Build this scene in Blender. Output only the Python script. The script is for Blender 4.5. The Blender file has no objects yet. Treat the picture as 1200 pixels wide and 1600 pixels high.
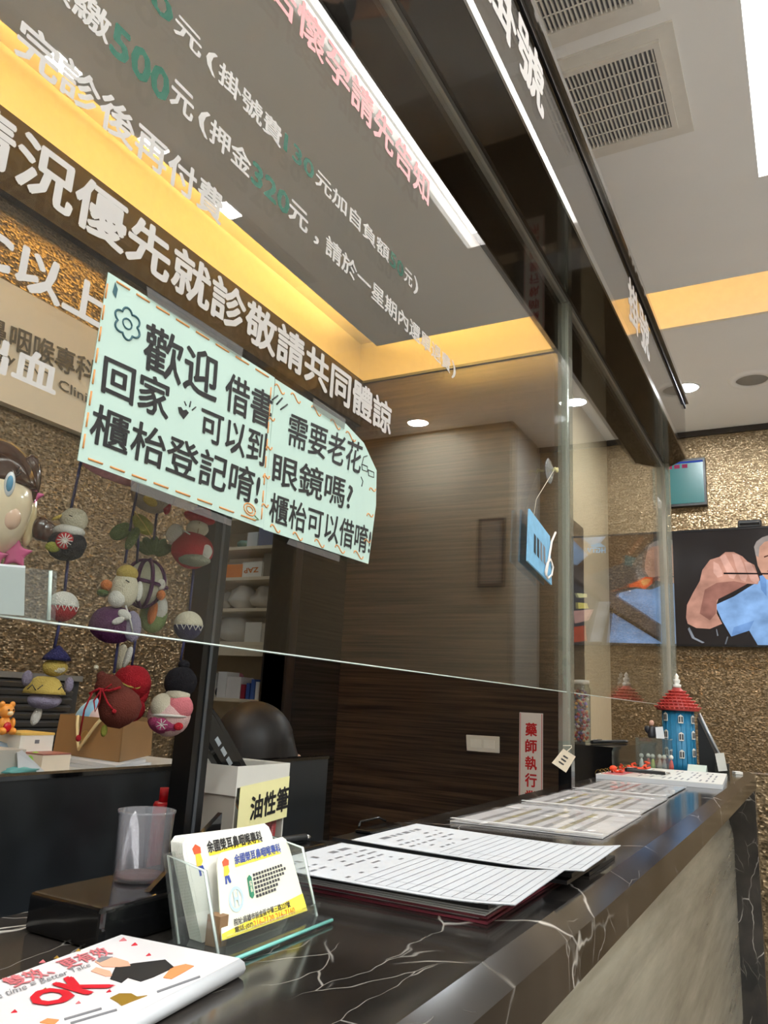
import bpy, bmesh, math, random
from mathutils import Vector, Matrix, noise
random.seed(7)
SC = bpy.context.scene
COL = SC.collection
R = math.radians

# ------------------------------------------------------------------ camera
CZ = 1.20                         # camera height above the floor; Z values below are relative to it
F_PX, PITCH, YAW, ROLL = 1209.28, R(13.785), R(28.974), R(3.085)
_f = Vector((-math.sin(YAW) * math.cos(PITCH), math.cos(YAW) * math.cos(PITCH), math.sin(PITCH)))
_r0 = Vector((math.cos(YAW), math.sin(YAW), 0))
_u0 = _r0.cross(_f)
_rt = math.cos(ROLL) * _r0 + math.sin(ROLL) * _u0
_up = -math.sin(ROLL) * _r0 + math.cos(ROLL) * _u0
cam_d = bpy.data.cameras.new('camera')
cam = bpy.data.objects.new('camera', cam_d)
COL.objects.link(cam)
cam_d.sensor_fit = 'HORIZONTAL'
cam_d.sensor_width = 36.0
cam_d.lens = 36.0 * F_PX / 1200.0
cam_d.clip_start = 0.02
cam.matrix_world = Matrix(((_rt.x, _up.x, -_f.x, 0), (_rt.y, _up.y, -_f.y, 0), (_rt.z, _up.z, -_f.z, CZ), (0, 0, 0, 1)))
SC.camera = cam
SC.view_settings.view_transform = 'Standard'
SC.view_settings.look = 'None'
SC.view_settings.gamma = 1.0
SC.view_settings.use_curve_mapping = False
SC.view_settings.exposure = 0.62
SC.cycles.max_bounces = 10
SC.cycles.transparent_max_bounces = 32
SC.cycles.use_denoising = True
SC.cycles.sample_clamp_indirect = 6.0
w = bpy.data.worlds.new('world')
SC.world = w
w.use_nodes = True
w.node_tree.nodes['Background'].inputs[0].default_value = (0.9, 0.85, 0.8, 1)
w.node_tree.nodes['Background'].inputs[1].default_value = 0.05
# lamp strengths
L_TROUGH, L_DOWN, L_COVE_S, L_COVE_C, L_WAIT_FILL, L_SLOT = 8.0, 420.0, 46.0, 14.0, 230.0, 60.0

# ------------------------------------------------------------------ photo rays onto real planes
def ray(x, y):
    return _rt * ((x - 600) / F_PX) + _up * (-(y - 800) / F_PX) + _f
def onX(x, y, X):
    d = ray(x, y); d = d * (X / d.x); return Vector((d.x, d.y, d.z + CZ))
def onY(x, y, Y):
    d = ray(x, y); d = d * (Y / d.y); return Vector((d.x, d.y, d.z + CZ))
def onZ(x, y, Z):
    d = ray(x, y); d = d * (Z / d.z); return Vector((d.x, d.y, d.z + CZ))
def mpp(p):                        # metres per photo pixel at a point
    return (Vector(p) - Vector((0, 0, CZ))).dot(_f) / F_PX
def V(x, y, z):                    # camera-relative height to world
    return Vector((x, y, z + CZ))

# main planes (camera-relative heights)
GX = -0.441                        # glass screen plane
ZT = -0.149                        # counter top
ZS = 0.926                         # canopy soffit
ZC = 1.74                          # ceiling
YB = 3.47                          # dark wood wall
YF = 4.91                          # gold far wall
XL = -2.13                         # left wall

# ------------------------------------------------------------------ materials
def lin(c):
    return tuple(((v / 255) / 12.92 if v / 255 <= .04045 else ((v / 255 + .055) / 1.055) ** 2.4) for v in c)
MATS = {}
def base_mat(name):
    m = bpy.data.materials.new(name); m.use_nodes = True
    nt = m.node_tree; b = nt.nodes['Principled BSDF']
    return m, nt, b
def N(nt, typ, **kw):
    n = nt.nodes.new(typ)
    for k, v in kw.items():
        setattr(n, k, v)
    return n
def mat(name, rgb, rough=.5, metal=0., var=.06, vs=30., spec=.5, emit=None, es=0., coat=0., bump=0., bs=200., sheen=0., alpha=1.):
    if name in MATS: return MATS[name]
    m, nt, b = base_mat(name)
    c = lin(rgb)
    tc = N(nt, 'ShaderNodeTexCoord'); nz = N(nt, 'ShaderNodeTexNoise')
    nz.inputs['Scale'].default_value = vs; nz.inputs['Detail'].default_value = 3
    nt.links.new(tc.outputs['Object'], nz.inputs['Vector'])
    mx = N(nt, 'ShaderNodeMix', data_type='RGBA')
    mx.inputs[6].default_value = tuple(v * (1 - var) for v in c) + (1,)
    mx.inputs[7].default_value = tuple(min(1, v * (1 + var)) for v in c) + (1,)
    nt.links.new(nz.outputs['Fac'], mx.inputs[0])
    nt.links.new(mx.outputs[2], b.inputs['Base Color'])
    b.inputs['Roughness'].default_value = rough
    b.inputs['Metallic'].default_value = metal
    b.inputs['Specular IOR Level'].default_value = spec
    b.inputs['Coat Weight'].default_value = coat
    b.inputs['Coat Roughness'].default_value = .05
    b.inputs['Sheen Weight'].default_value = sheen
    b.inputs['Alpha'].default_value = alpha
    if emit:
        b.inputs['Emission Color'].default_value = lin(emit) + (1,); b.inputs['Emission Strength'].default_value = es
    if bump:
        n2 = N(nt, 'ShaderNodeTexNoise'); n2.inputs['Scale'].default_value = bs; n2.inputs['Detail'].default_value = 2
        nt.links.new(tc.outputs['Object'], n2.inputs['Vector'])
        bp = N(nt, 'ShaderNodeBump'); bp.inputs['Strength'].default_value = bump; bp.inputs['Distance'].default_value = .002
        nt.links.new(n2.outputs['Fac'], bp.inputs['Height']); nt.links.new(bp.outputs[0], b.inputs['Normal'])
    MATS[name] = m
    return m
def emat(name, rgb, s):
    if name in MATS: return MATS[name]
    m = bpy.data.materials.new(name); m.use_nodes = True; nt = m.node_tree
    nt.nodes.remove(nt.nodes['Principled BSDF'])
    e = N(nt, 'ShaderNodeEmission'); e.inputs[0].default_value = lin(rgb) + (1,); e.inputs[1].default_value = s
    nt.links.new(e.outputs[0], nt.nodes['Material Output'].inputs[0])
    MATS[name] = m
    return m
def glass_mat(name, tint=(.96, .98, .965), f0=.04, rough=0., haze=0., hazec=(230, 230, 235), power=5.0):
    """clear sheet: transmission with Schlick reflection on each face, optional haze"""
    if name in MATS: return MATS[name]
    m = bpy.data.materials.new(name); m.use_nodes = True; nt = m.node_tree
    nt.nodes.remove(nt.nodes['Principled BSDF'])
    g = N(nt, 'ShaderNodeNewGeometry')
    dp = N(nt, 'ShaderNodeVectorMath', operation='DOT_PRODUCT')
    nt.links.new(g.outputs['Normal'], dp.inputs[0]); nt.links.new(g.outputs['Incoming'], dp.inputs[1])
    ab = N(nt, 'ShaderNodeMath', operation='ABSOLUTE'); nt.links.new(dp.outputs['Value'], ab.inputs[0])
    om = N(nt, 'ShaderNodeMath', operation='SUBTRACT'); om.inputs[0].default_value = 1; nt.links.new(ab.outputs[0], om.inputs[1]); om.use_clamp = True
    pw = N(nt, 'ShaderNodeMath', operation='POWER'); pw.inputs[1].default_value = power; nt.links.new(om.outputs[0], pw.inputs[0])
    ma = N(nt, 'ShaderNodeMath', operation='MULTIPLY_ADD'); ma.inputs[1].default_value = 1 - f0; ma.inputs[2].default_value = f0
    nt.links.new(pw.outputs[0], ma.inputs[0])
    tr = N(nt, 'ShaderNodeBsdfTransparent'); tr.inputs[0].default_value = tint + (1,)
    gl = N(nt, 'ShaderNodeBsdfGlossy'); gl.inputs['Roughness'].default_value = rough
    body = tr
    if haze:
        df = N(nt, 'ShaderNodeBsdfDiffuse'); df.inputs[0].default_value = lin(hazec) + (1,)
        tl = N(nt, 'ShaderNodeBsdfTranslucent'); tl.inputs[0].default_value = lin(hazec) + (1,)
        m0 = N(nt, 'ShaderNodeMixShader'); m0.inputs[0].default_value = .5
        nt.links.new(df.outputs[0], m0.inputs[1]); nt.links.new(tl.outputs[0], m0.inputs[2])
        m1 = N(nt, 'ShaderNodeMixShader'); m1.inputs[0].default_value = haze
        nz = N(nt, 'ShaderNodeTexNoise'); nz.inputs['Scale'].default_value = 14
        mr = N(nt, 'ShaderNodeMapRange'); mr.inputs['To Min'].default_value = haze * .6; mr.inputs['To Max'].default_value = haze * 1.4
        nt.links.new(nz.outputs['Fac'], mr.inputs['Value']); nt.links.new(mr.outputs[0], m1.inputs[0])
        nt.links.new(tr.outputs[0], m1.inputs[1]); nt.links.new(m0.outputs[0], m1.inputs[2])
        body = m1
    mx = N(nt, 'ShaderNodeMixShader')
    nt.links.new(ma.outputs[0], mx.inputs[0]); nt.links.new(body.outputs[0], mx.inputs[1]); nt.links.new(gl.outputs[0], mx.inputs[2])
    nt.links.new(mx.outputs[0], nt.nodes['Material Output'].inputs[0])
    MATS[name] = m
    return m
def ramp(nt, stops):
    r = N(nt, 'ShaderNodeValToRGB'); e = r.color_ramp.elements
    while len(e) < len(stops): e.new(.5)
    for i, (p, c) in enumerate(stops):
        e[i].position = p; e[i].color = (c if len(c) == 4 else tuple(c) + (1,))
    return r
def mapping(nt, scale, src='Object'):
    tc = N(nt, 'ShaderNodeTexCoord'); mp = N(nt, 'ShaderNodeMapping')
    mp.inputs['Scale'].default_value = scale
    nt.links.new(tc.outputs[src], mp.inputs[0]); return mp
def wood_mat(name, c0, c1, scale, rough=.35, contrast=(.35, .65), fine=3.0):
    m, nt, b = base_mat(name)
    mp = mapping(nt, scale)
    n = N(nt, 'ShaderNodeTexNoise'); n.inputs['Scale'].default_value = 1; n.inputs['Detail'].default_value = 6; n.inputs['Roughness'].default_value = .65
    nt.links.new(mp.outputs[0], n.inputs['Vector'])
    r = ramp(nt, [(contrast[0], lin(c0)), (contrast[1], lin(c1))])
    nt.links.new(n.outputs['Fac'], r.inputs[0]); nt.links.new(r.outputs[0], b.inputs['Base Color'])
    b.inputs['Roughness'].default_value = rough
    bp = N(nt, 'ShaderNodeBump'); bp.inputs['Strength'].default_value = .15; bp.inputs['Distance'].default_value = .001
    nt.links.new(n.outputs['Fac'], bp.inputs['Height']); nt.links.new(bp.outputs[0], b.inputs['Normal'])
    MATS[name] = m; return m
def marble_mat(name):
    m, nt, b = base_mat(name)
    mp = mapping(nt, (1, 1, 1))
    wn = N(nt, 'ShaderNodeTexNoise'); wn.inputs['Scale'].default_value = 5; wn.inputs['Detail'].default_value = 4
    nt.links.new(mp.outputs[0], wn.inputs['Vector'])
    sc = N(nt, 'ShaderNodeVectorMath', operation='SCALE'); sc.inputs[3].default_value = .12
    nt.links.new(wn.outputs['Color'], sc.inputs[0])
    ad = N(nt, 'ShaderNodeVectorMath', operation='ADD'); nt.links.new(mp.outputs[0], ad.inputs[0]); nt.links.new(sc.outputs[0], ad.inputs[1])
    def veins(scale, width, mask_scale, lo, hi, stretch):
        mp2 = N(nt, 'ShaderNodeMapping'); mp2.inputs['Scale'].default_value = stretch; mp2.inputs['Rotation'].default_value = (0, 0, .5)
        nt.links.new(ad.outputs[0], mp2.inputs[0])
        vo = N(nt, 'ShaderNodeTexVoronoi', feature='DISTANCE_TO_EDGE'); vo.inputs['Scale'].default_value = scale
        nt.links.new(mp2.outputs[0], vo.inputs['Vector'])
        r = ramp(nt, [(0, (1, 1, 1)), (width, (0, 0, 0))]); nt.links.new(vo.outputs['Distance'], r.inputs[0])
        mk = N(nt, 'ShaderNodeTexNoise'); mk.inputs['Scale'].default_value = mask_scale; mk.inputs['Detail'].default_value = 3
        nt.links.new(mp.outputs[0], mk.inputs['Vector'])
        r2 = ramp(nt, [(lo, (0, 0, 0)), (hi, (1, 1, 1))]); nt.links.new(mk.outputs['Fac'], r2.inputs[0])
        mu = N(nt, 'ShaderNodeMath', operation='MULTIPLY'); nt.links.new(r.outputs[0], mu.inputs[0]); nt.links.new(r2.outputs[0], mu.inputs[1])
        return mu
    v1 = veins(4.5, .010, 6, .48, .60, (2.2, 1.0, 1)); v2 = veins(11, .012, 9, .50, .66, (2.6, .8, 1))
    mxv = N(nt, 'ShaderNodeMath', operation='MAXIMUM'); nt.links.new(v1.outputs[0], mxv.inputs[0])
    h = N(nt, 'ShaderNodeMath', operation='MULTIPLY'); h.inputs[1].default_value = .5; nt.links.new(v2.outputs[0], h.inputs[0]); nt.links.new(h.outputs[0], mxv.inputs[1])
    cl = N(nt, 'ShaderNodeTexNoise'); cl.inputs['Scale'].default_value = 9; cl.inputs['Detail'].default_value = 5; nt.links.new(ad.outputs[0], cl.inputs['Vector'])
    rc = ramp(nt, [(.35, lin((26, 24, 23))), (.75, lin((62, 56, 51)))]); nt.links.new(cl.outputs['Fac'], rc.inputs[0])
    mx = N(nt, 'ShaderNodeMix', data_type='RGBA'); nt.links.new(mxv.outputs[0], mx.inputs[0]); nt.links.new(rc.outputs[0], mx.inputs[6])
    mx.inputs[7].default_value = lin((205, 198, 188)) + (1,)
    nt.links.new(mx.outputs[2], b.inputs['Base Color'])
    b.inputs['Roughness'].default_value = .12
    MATS[name] = m; return m
def gold_mat(name, axes='YZ'):
    """woven metallic wallpaper: small foil cells, each tilted its own way"""
    m, nt, b = base_mat(name)
    sc = {'YZ': (1, 95, 150), 'XZ': (95, 1, 150)}[axes]
    mp = mapping(nt, sc)
    vo = N(nt, 'ShaderNodeTexVoronoi'); vo.inputs['Scale'].default_value = 1; vo.inputs['Randomness'].default_value = .7
    nt.links.new(mp.outputs[0], vo.inputs['Vector'])
    sb = N(nt, 'ShaderNodeVectorMath', operation='SUBTRACT'); sb.inputs[1].default_value = (.5, .5, .5); nt.links.new(vo.outputs['Color'], sb.inputs[0])
    sc2 = N(nt, 'ShaderNodeVectorMath', operation='SCALE'); sc2.inputs[3].default_value = .46; nt.links.new(sb.outputs[0], sc2.inputs[0])
    bp = N(nt, 'ShaderNodeBump'); bp.inputs['Strength'].default_value = .5; bp.inputs['Distance'].default_value = .003
    nt.links.new(vo.outputs['Distance'], bp.inputs['Height'])
    ad = N(nt, 'ShaderNodeVectorMath', operation='ADD'); nt.links.new(bp.outputs[0], ad.inputs[0]); nt.links.new(sc2.outputs[0], ad.inputs[1])
    no = N(nt, 'ShaderNodeVectorMath', operation='NORMALIZE'); nt.links.new(ad.outputs[0], no.inputs[0]); nt.links.new(no.outputs[0], b.inputs['Normal'])
    r = ramp(nt, [(.2, lin((104, 88, 66))), (.8, lin((142, 122, 94)))]); nt.links.new(vo.outputs['Distance'], r.inputs[0])
    nt.links.new(r.outputs[0], b.inputs['Base Color'])
    b.inputs['Metallic'].default_value = .7; b.inputs['Roughness'].default_value = .30
    MATS[name] = m; return m

GOLD_L = gold_mat('gold_wallpaper_left', 'YZ'); GOLD_F = gold_mat('gold_wallpaper_far', 'XZ')
WOOD = wood_mat('dark_wood', (26, 20, 18), (84, 68, 56), (1.6, 1.6, 95), rough=.3, contrast=(.38, .72))
WOODL = wood_mat('dark_wood_left', (22, 19, 18), (46, 41, 37), (2.2, 1.2, 90), rough=.75)
WOODL.node_tree.nodes['Principled BSDF'].inputs['Specular IOR Level'].default_value = .12
MARBLE = marble_mat('black_marble')
STONE = wood_mat('grey_grain_stone', (128, 122, 108), (176, 170, 154), (30, 1.6, 14), rough=.22, contrast=(.3, .7))
PLASTER = mat('ceiling_plaster', (238, 235, 233), .8, vs=4, var=.03)
WHITEP = mat('white_paint', (232, 230, 226), .6)
COVEP = mat('cove_paint', (240, 232, 214), .7)
FLOORM = mat('beige_floor', (214, 210, 204), .3, vs=3, var=.12)
WALLP = mat('cream_wall', (180, 174, 164), .7, vs=3)
SOFFIT = mat('black_mirror_panel', (108, 104, 101), .03, metal=1., var=.02)
STEEL = mat('polished_steel', (198, 196, 194), .10, metal=1., var=.02)
SATIN = mat('satin_aluminium', (176, 174, 168), .32, metal=.9)
BLACKG = mat('gloss_black', (14, 14, 15), .12, coat=.4)
BLACKM = mat('matt_black', (22, 23, 25), .45)
PANELB = mat('charcoal_panel', (32, 35, 38), .38)
GLASS = glass_mat('screen_glass', (.965, .975, .965), f0=.045)
ACRYL = glass_mat('clear_acrylic', (.90, .93, .91), f0=.06, haze=.05)
POSTG = glass_mat('acrylic_post', (.80, .84, .80), f0=.10, haze=.28, hazec=(196, 192, 180))
CUPM = glass_mat('cloudy_plastic', (.88, .88, .90), f0=.05, haze=.16)
SLEEVE = glass_mat('plastic_sleeve', (.97, .97, .98), f0=.08, haze=.30, hazec=(236, 232, 230), rough=.06, power=9.)
TAPE = glass_mat('clear_tape', (.82, .82, .80), f0=.08, haze=.10, rough=.12)
LETTER = mat('frosted_letter_vinyl', (178, 173, 168), .55)
GREENL = mat('green_letter_vinyl', (22, 88, 68), .25, metal=.3)
REDL = mat('red_foil_vinyl', (168, 108, 108), .28, metal=.7)
MINT = mat('mint_paper', (178, 201, 190), .7, vs=6, var=.03)
INK = mat('black_ink', (26, 24, 24), .6)
ORANGE_INK = mat('orange_ink', (206, 140, 78), .6)
PAPER = mat('white_paper', (198, 200, 203), .65, var=.02)
TEALINK = mat('teal_ink', (44, 84, 92), .6)

# ------------------------------------------------------------------ mesh helpers
ORG = {}
class MB:
    def __init__(s): s.v = []; s.f = []; s.sm = []
    def add(s, vs, fs, smooth=False):
        o = len(s.v); s.v += [Vector(v) for v in vs]
        for f in fs: s.f.append([i + o for i in f]); s.sm.append(smooth)
        return s
    def hexa(s, p):      # 8 corners: bottom 4 ccw then top 4
        return s.add(p, [(3, 2, 1, 0), (4, 5, 6, 7), (0, 1, 5, 4), (1, 2, 6, 5), (2, 3, 7, 6), (3, 0, 4, 7)])
    def box(s, a, b):
        x0, x1 = sorted((a[0], b[0])); y0, y1 = sorted((a[1], b[1])); z0, z1 = sorted((a[2], b[2]))
        return s.hexa([(x0, y0, z0), (x1, y0, z0), (x1, y1, z0), (x0, y1, z0), (x0, y0, z1), (x1, y0, z1), (x1, y1, z1), (x0, y1, z1)])
    def obox(s, c, size, rz=0, rx=0, ry=0):
        m = Matrix.Rotation(rz, 3, 'Z') @ Matrix.Rotation(ry, 3, 'Y') @ Matrix.Rotation(rx, 3, 'X')
        hx, hy, hz = (v / 2 for v in size)
        p = [Vector((x, y, z)) for z in (-hz, hz) for x, y in ((-hx, -hy), (hx, -hy), (hx, hy), (-hx, hy))]
        return s.hexa([Vector(c) + m @ q for q in p])
    def plate(s, poly, n, t):       # polygon extruded by thickness t along n (poly lies on the back side)
        n = Vector(n).normalized() * t; k = len(poly)
        a = [Vector(p) for p in poly]
        nn = (a[1] - a[0]).cross(a[2] - a[0])
        if nn.dot(n) < 0: a = a[::-1]
        return s.add(a + [p + n for p in a], [tuple(range(k))[::-1], tuple(range(k, 2 * k))] + [(i, (i + 1) % k, (i + 1) % k + k, i + k) for i in range(k)])
    def tube(s, path, r, n=8, closed=False, caps=True):
        path = [Vector(p) for p in path]; k = len(path)
        rs = r if isinstance(r, (list, tuple)) else [r] * k
        vs = []; prev = None
        for i, p in enumerate(path):
            a = path[(i - 1) % k] if (i > 0 or closed) else p; b = path[(i + 1) % k] if (i < k - 1 or closed) else p
            t = (b - a).normalized()
            if prev is None:
                prev = t.orthogonal().normalized()
            prev = (prev - t * prev.dot(t)).normalized(); q = t.cross(prev)
            vs += [p + (prev * math.cos(2 * math.pi * j / n) + q * math.sin(2 * math.pi * j / n)) * rs[i] for j in range(n)]
        fs = []
        for i in range(k if closed else k - 1):
            for j in range(n):
                i2 = (i + 1) % k; fs.append((i * n + j, i * n + (j + 1) % n, i2 * n + (j + 1) % n, i2 * n + j))
        s.add(vs, fs, True)
        if caps and not closed:
            o = len(s.v) - len(vs)
            s.f.append([o + j for j in range(n)][::-1]); s.sm.append(False)
            s.f.append([o + (k - 1) * n + j for j in range(n)]); s.sm.append(False)
        return s
    def lathe(s, prof, c, n=24, rot=None, sx=1., sy=1., smooth=True, ring=False):   # profile [(r,z)]
        c = Vector(c); vs = []
        for r, z in prof:
            for j in range(n):
                p = Vector((r * sx * math.cos(2 * math.pi * j / n), r * sy * math.sin(2 * math.pi * j / n), z))
                vs.append(c + (rot @ p if rot else p))
        fs = [(i * n + j, i * n + (j + 1) % n, (i + 1) * n + (j + 1) % n, (i + 1) * n + j) for i in range(len(prof) - 1) for j in range(n)]
        if prof[0][0] > 1e-5 and not ring: fs.append(tuple(range(n))[::-1])
        if prof[-1][0] > 1e-5 and not ring: fs.append(tuple((len(prof) - 1) * n + j for j in range(n)))
        return s.add(vs, fs, smooth)
    def ell(s, c, rad, n=20, m=12, rot=None, z0=-1., z1=1., wob=0., seed=0.):
        prof = []
        a0, a1 = math.asin(max(-1, z0)), math.asin(min(1, z1))
        for i in range(m + 1):
            a = a0 + (a1 - a0) * i / m; prof.append((max(math.cos(a), 0.0), math.sin(a)))
        c = Vector(c); vs = []
        for r, z in prof:
            for j in range(n):
                d = Vector((r * math.cos(2 * math.pi * j / n), r * math.sin(2 * math.pi * j / n), z))
                k = 1 + wob * noise.noise(d * 1.7 + Vector((seed, seed * 2, 0))) if wob else 1
                p = Vector((d.x * rad[0], d.y * rad[1], d.z * rad[2])) * k
                vs.append(c + (rot @ p if rot else p))
        fs = [(i * n + j, i * n + (j + 1) % n, (i + 1) * n + (j + 1) % n, (i + 1) * n + j) for i in range(m) for j in range(n)]
        fs.append(tuple(range(n))[::-1]); fs.append(tuple(m * n + j for j in range(n)))
        return s.add(vs, fs, True)
    def build(s, name, m, parent=None, origin=None):
        if parent is not None: org = ORG[parent.name]
        else:
            if origin is None:
                lo = [min(v[i] for v in s.v) for i in range(3)]; hi = [max(v[i] for v in s.v) for i in range(3)]
                origin = ((lo[0] + hi[0]) / 2, (lo[1] + hi[1]) / 2, lo[2])
            org = Vector(origin)
        me = bpy.data.meshes.new(name); me.from_pydata([tuple(v - org) for v in s.v], [], s.f)
        me.polygons.foreach_set('use_smooth', s.sm)
        bm = bmesh.new(); bm.from_mesh(me); bmesh.ops.remove_doubles(bm, verts=bm.verts, dist=1e-7); bmesh.ops.recalc_face_normals(bm, faces=bm.faces); bm.to_mesh(me); bm.free()
        me.materials.append(m); me.update()
        o = bpy.data.objects.new(name, me); COL.objects.link(o)
        if parent is not None: o.parent = parent
        else: o.location = org
        ORG[o.name] = org
        return o
def thing(name, label, cat, loc, group=None):
    o = bpy.data.objects.new(name, None); COL.objects.link(o); o.location = loc; o.empty_display_size = .02
    ORG[o.name] = Vector(loc); return tag(o, label, cat, group)
def tag(o, label, cat, group=None):
    o['label'] = label; o['category'] = cat
    if group: o['group'] = group
    return o
def struct(o, label=None):
    o['kind'] = 'structure'
    if label: o['label'] = label; o['category'] = o.name.split('_')[0]
    return o
def lab(o, label): o['label'] = label; return o
def quadmap(q, u, v):              # q: bl, br, tr, tl
    return (q[0] * (1 - u) + q[1] * u) * (1 - v) + (q[3] * (1 - u) + q[2] * u) * v
def text(name, s, q, m, parent, bold=.012, lift=.0004, keep=None, align_em=True):
    """flat lettering stretched over the quad bl, br, tr, tl"""
    cu = bpy.data.curves.new('t', 'FONT'); cu.body = s; cu.size = 1; cu.resolution_u = 2; cu.fill_mode = 'FRONT'
    ob = bpy.data.objects.new('t', cu); COL.objects.link(ob)
    dg = bpy.context.evaluated_depsgraph_get(); me = bpy.data.meshes.new_from_object(ob.evaluated_get(dg))
    bpy.data.objects.remove(ob); bpy.data.curves.remove(cu)
    co = [v.co.copy() for v in me.vertices]; nv = len(co); fs = [tuple(p.vertices) for p in me.polygons]
    if bold >= .01:               # rounded bold: the glyphs repeated around a small circle
        f0 = list(fs); c0 = list(co)
        for k in range(6):
            d_ = Vector((bold * math.cos(k * math.pi / 3), bold * math.sin(k * math.pi / 3), k + 1)); o_ = len(co)
            co += [c + d_ for c in c0]; fs += [tuple(i + o_ for i in f) for f in f0]
    x0, x1 = min(c.x for c in co), max(c.x for c in co); y0, y1 = min(c.y for c in co), max(c.y for c in co)
    q = [Vector(p) for p in q]
    n = (q[1] - q[0]).cross(q[3] - q[0]).normalized() * lift
    bpy.data.meshes.remove(me)
    b = MB(); b.add([quadmap(q, (c.x - x0) / max(x1 - x0, 1e-6), (c.y - y0) / max(y1 - y0, 1e-6)) + n * (1 + c.z * 3e-5 / lift) for c in co], fs)
    # keep winding, no recalculation needed for flat print
    return b.build(name, m, parent)
def on_quad(q, pts, m, name, parent, t=.0003, lift=.0003):   # polygon in uv of a quad
    q = [Vector(p) for p in q]; n = (q[1] - q[0]).cross(q[3] - q[0]).normalized()
    return MB().plate([quadmap(q, u, v) + n * lift for u, v in pts], n, t).build(name, m, parent)
def copy_tree(o, delta, label=None, parent=None):
    c = o.copy(); COL.objects.link(c); c.parent = parent
    if parent is None: c.location = o.location + Vector(delta)
    if label: c['label'] = label
    ORG[c.name] = ORG[o.name] + Vector(delta)
    for ch in [k for k in COL.objects if k.parent == o]: copy_tree(ch, delta, None, c)
    return c

# ================================================================== SETTING
XR, XR2, YR, YN = 2.6, 0.65, 4.34, -1.6
struct(MB().box(V(-3.4, YN - .1, -CZ - .05), V(XR, YF + .1, -CZ)).build('floor', FLOORM))
# left wall with a doorway to the store room
DJ0, DJ1, DTOP = 2.36, 2.98, 1.05
wl = MB(); wl.box(V(XL - .12, YN, -CZ), V(XL, DJ0, ZC)); wl = wl.build('wall_left', GOLD_L); struct(wl)
wl2 = MB(); wl2.box(V(XL - .12, DJ1, -CZ), V(XL, YB, ZC)); wl2.box(V(XL - .12, DJ0, DTOP), V(XL, DJ1, ZC))
struct(wl2.build('wall_left_end', WOODL))
struct(MB().box(V(XL - .12, YN, ZC), V(XL, YB + .12, ZC + .26)).build('wall_left_cove', COVEP))
struct(MB().box(V(XL, YN, 1.475), V(XL + .035, YB - .002, ZC)).build('trim_1', WOODL))
struct(MB().box(V(XL - .13, DJ0 - .05, -CZ), V(XL + .015, DJ0, DTOP + .05)).box(V(XL - .13, DJ1, -CZ), V(XL + .015, DJ1 + .06, DTOP + .05)).box(V(XL - .13, DJ0, DTOP), V(XL + .015, DJ1, DTOP + .05)).build('trim_2', mat('door_frame_dark', (38, 30, 26), .35)))
# dark wood wall behind the staff side
XWE = -0.965
struct(MB().box(V(XL - .12, YB, -CZ), V(XWE, YB + .12, ZC)).build('wall_back', WOOD))
struct(MB().box(V(XL - .12, YB, ZC), V(XWE, YB + .12, ZC + .26)).build('wall_back_cove', COVEP))
struct(MB().box(V(XL + .0355, YB - .012, ZC - .014), V(XWE, YB - .001, ZC)).build('trim_3', mat('grey_trim', (70, 72, 68), .4)))
# gold far wall, right walls, wall behind the camera
struct(MB().box(V(XL, YF, -CZ), V(XR2 + .1, YF + .12, ZC + .02)).build('wall_far', GOLD_F))
struct(MB().box(V(-1.195, YB + .121, -CZ), V(-1.075, YF - .001, ZC - .001)).build('wall_passage', mat('tan_wall', (172, 156, 128), .7)))
struct(MB().box(V(-1.0745, 3.95, -CZ), V(-1.06, 4.22, 1.0)).build('door_1', mat('dark_door', (26, 24, 24), .4)))
struct(MB().box(V(-.6, 3.0, -CZ), V(1.4, 3.08, -.168)).build('wall_low', GOLD_F))
struct(MB().box(V(XR2, YR + .1, -CZ), V(XR2 + .1, YF - .001, ZC + .02)).build('wall_right_return', WALLP))
struct(MB().box(V(XR2, YR, -CZ), V(XR + .1, YR + .1, ZC + .02)).build('wall_right_end', mat('tan_end_wall', (146, 134, 114), .7)))
struct(MB().box(V(XR, YN, -CZ), V(XR + .1, YR, ZC + .3)).build('wall_right', WALLP))
struct(MB().box(V(XL - .12, YN - .1, -CZ), V(XR + .1, YN, ZC + .3)).build('wall_near', WALLP))
struct(MB().box(V(-1.07, YF - .02, ZC - .035), V(XR2, YF - .001, ZC - .001)).build('trim_4', mat('dark_cornice', (48, 42, 38), .4)))
# ceilings: dropped panel, far border, recess above
PX0, PY1 = -1.812, 3.105                      # edges of the dropped panel
LX0, LX1, LY0, LY1 = -.038, .178, -.9, 2.489   # light trough opening
cp = MB()
cp.box(V(PX0, YN, ZC), V(LX0, PY1, ZC + .05)); cp.box(V(LX1, YN, ZC), V(XR, PY1, ZC + .05))
cp.box(V(LX0, YN, ZC), V(LX1, LY0, ZC + .05)); cp.box(V(LX0, LY1, ZC), V(LX1, PY1, ZC + .05))
struct(cp.build('ceiling', PLASTER))
struct(MB().box(V(PX0 + .0, YN, ZC + .05), V(PX0 + .02, PY1 - .02, ZC + .085)).box(V(PX0, PY1 - .02, ZC + .05), V(XR, PY1, ZC + .085)).build('trim_5', COVEP))
struct(MB().box(V(-1.3, YB + .003, ZC), V(XR, YF + .1, ZC + .05)).build('ceiling_border', PLASTER))
struct(MB().box(V(XL - .12, YN, ZC + .235), V(XR + .1, YB + .12, ZC + .3)).build('ceiling_recess', COVEP))
struct(MB().box(V(XWE, YB - .02, ZC), V(XR, YB + .002, ZC + .235)).build('wall_far_cove', COVEP))
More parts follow.
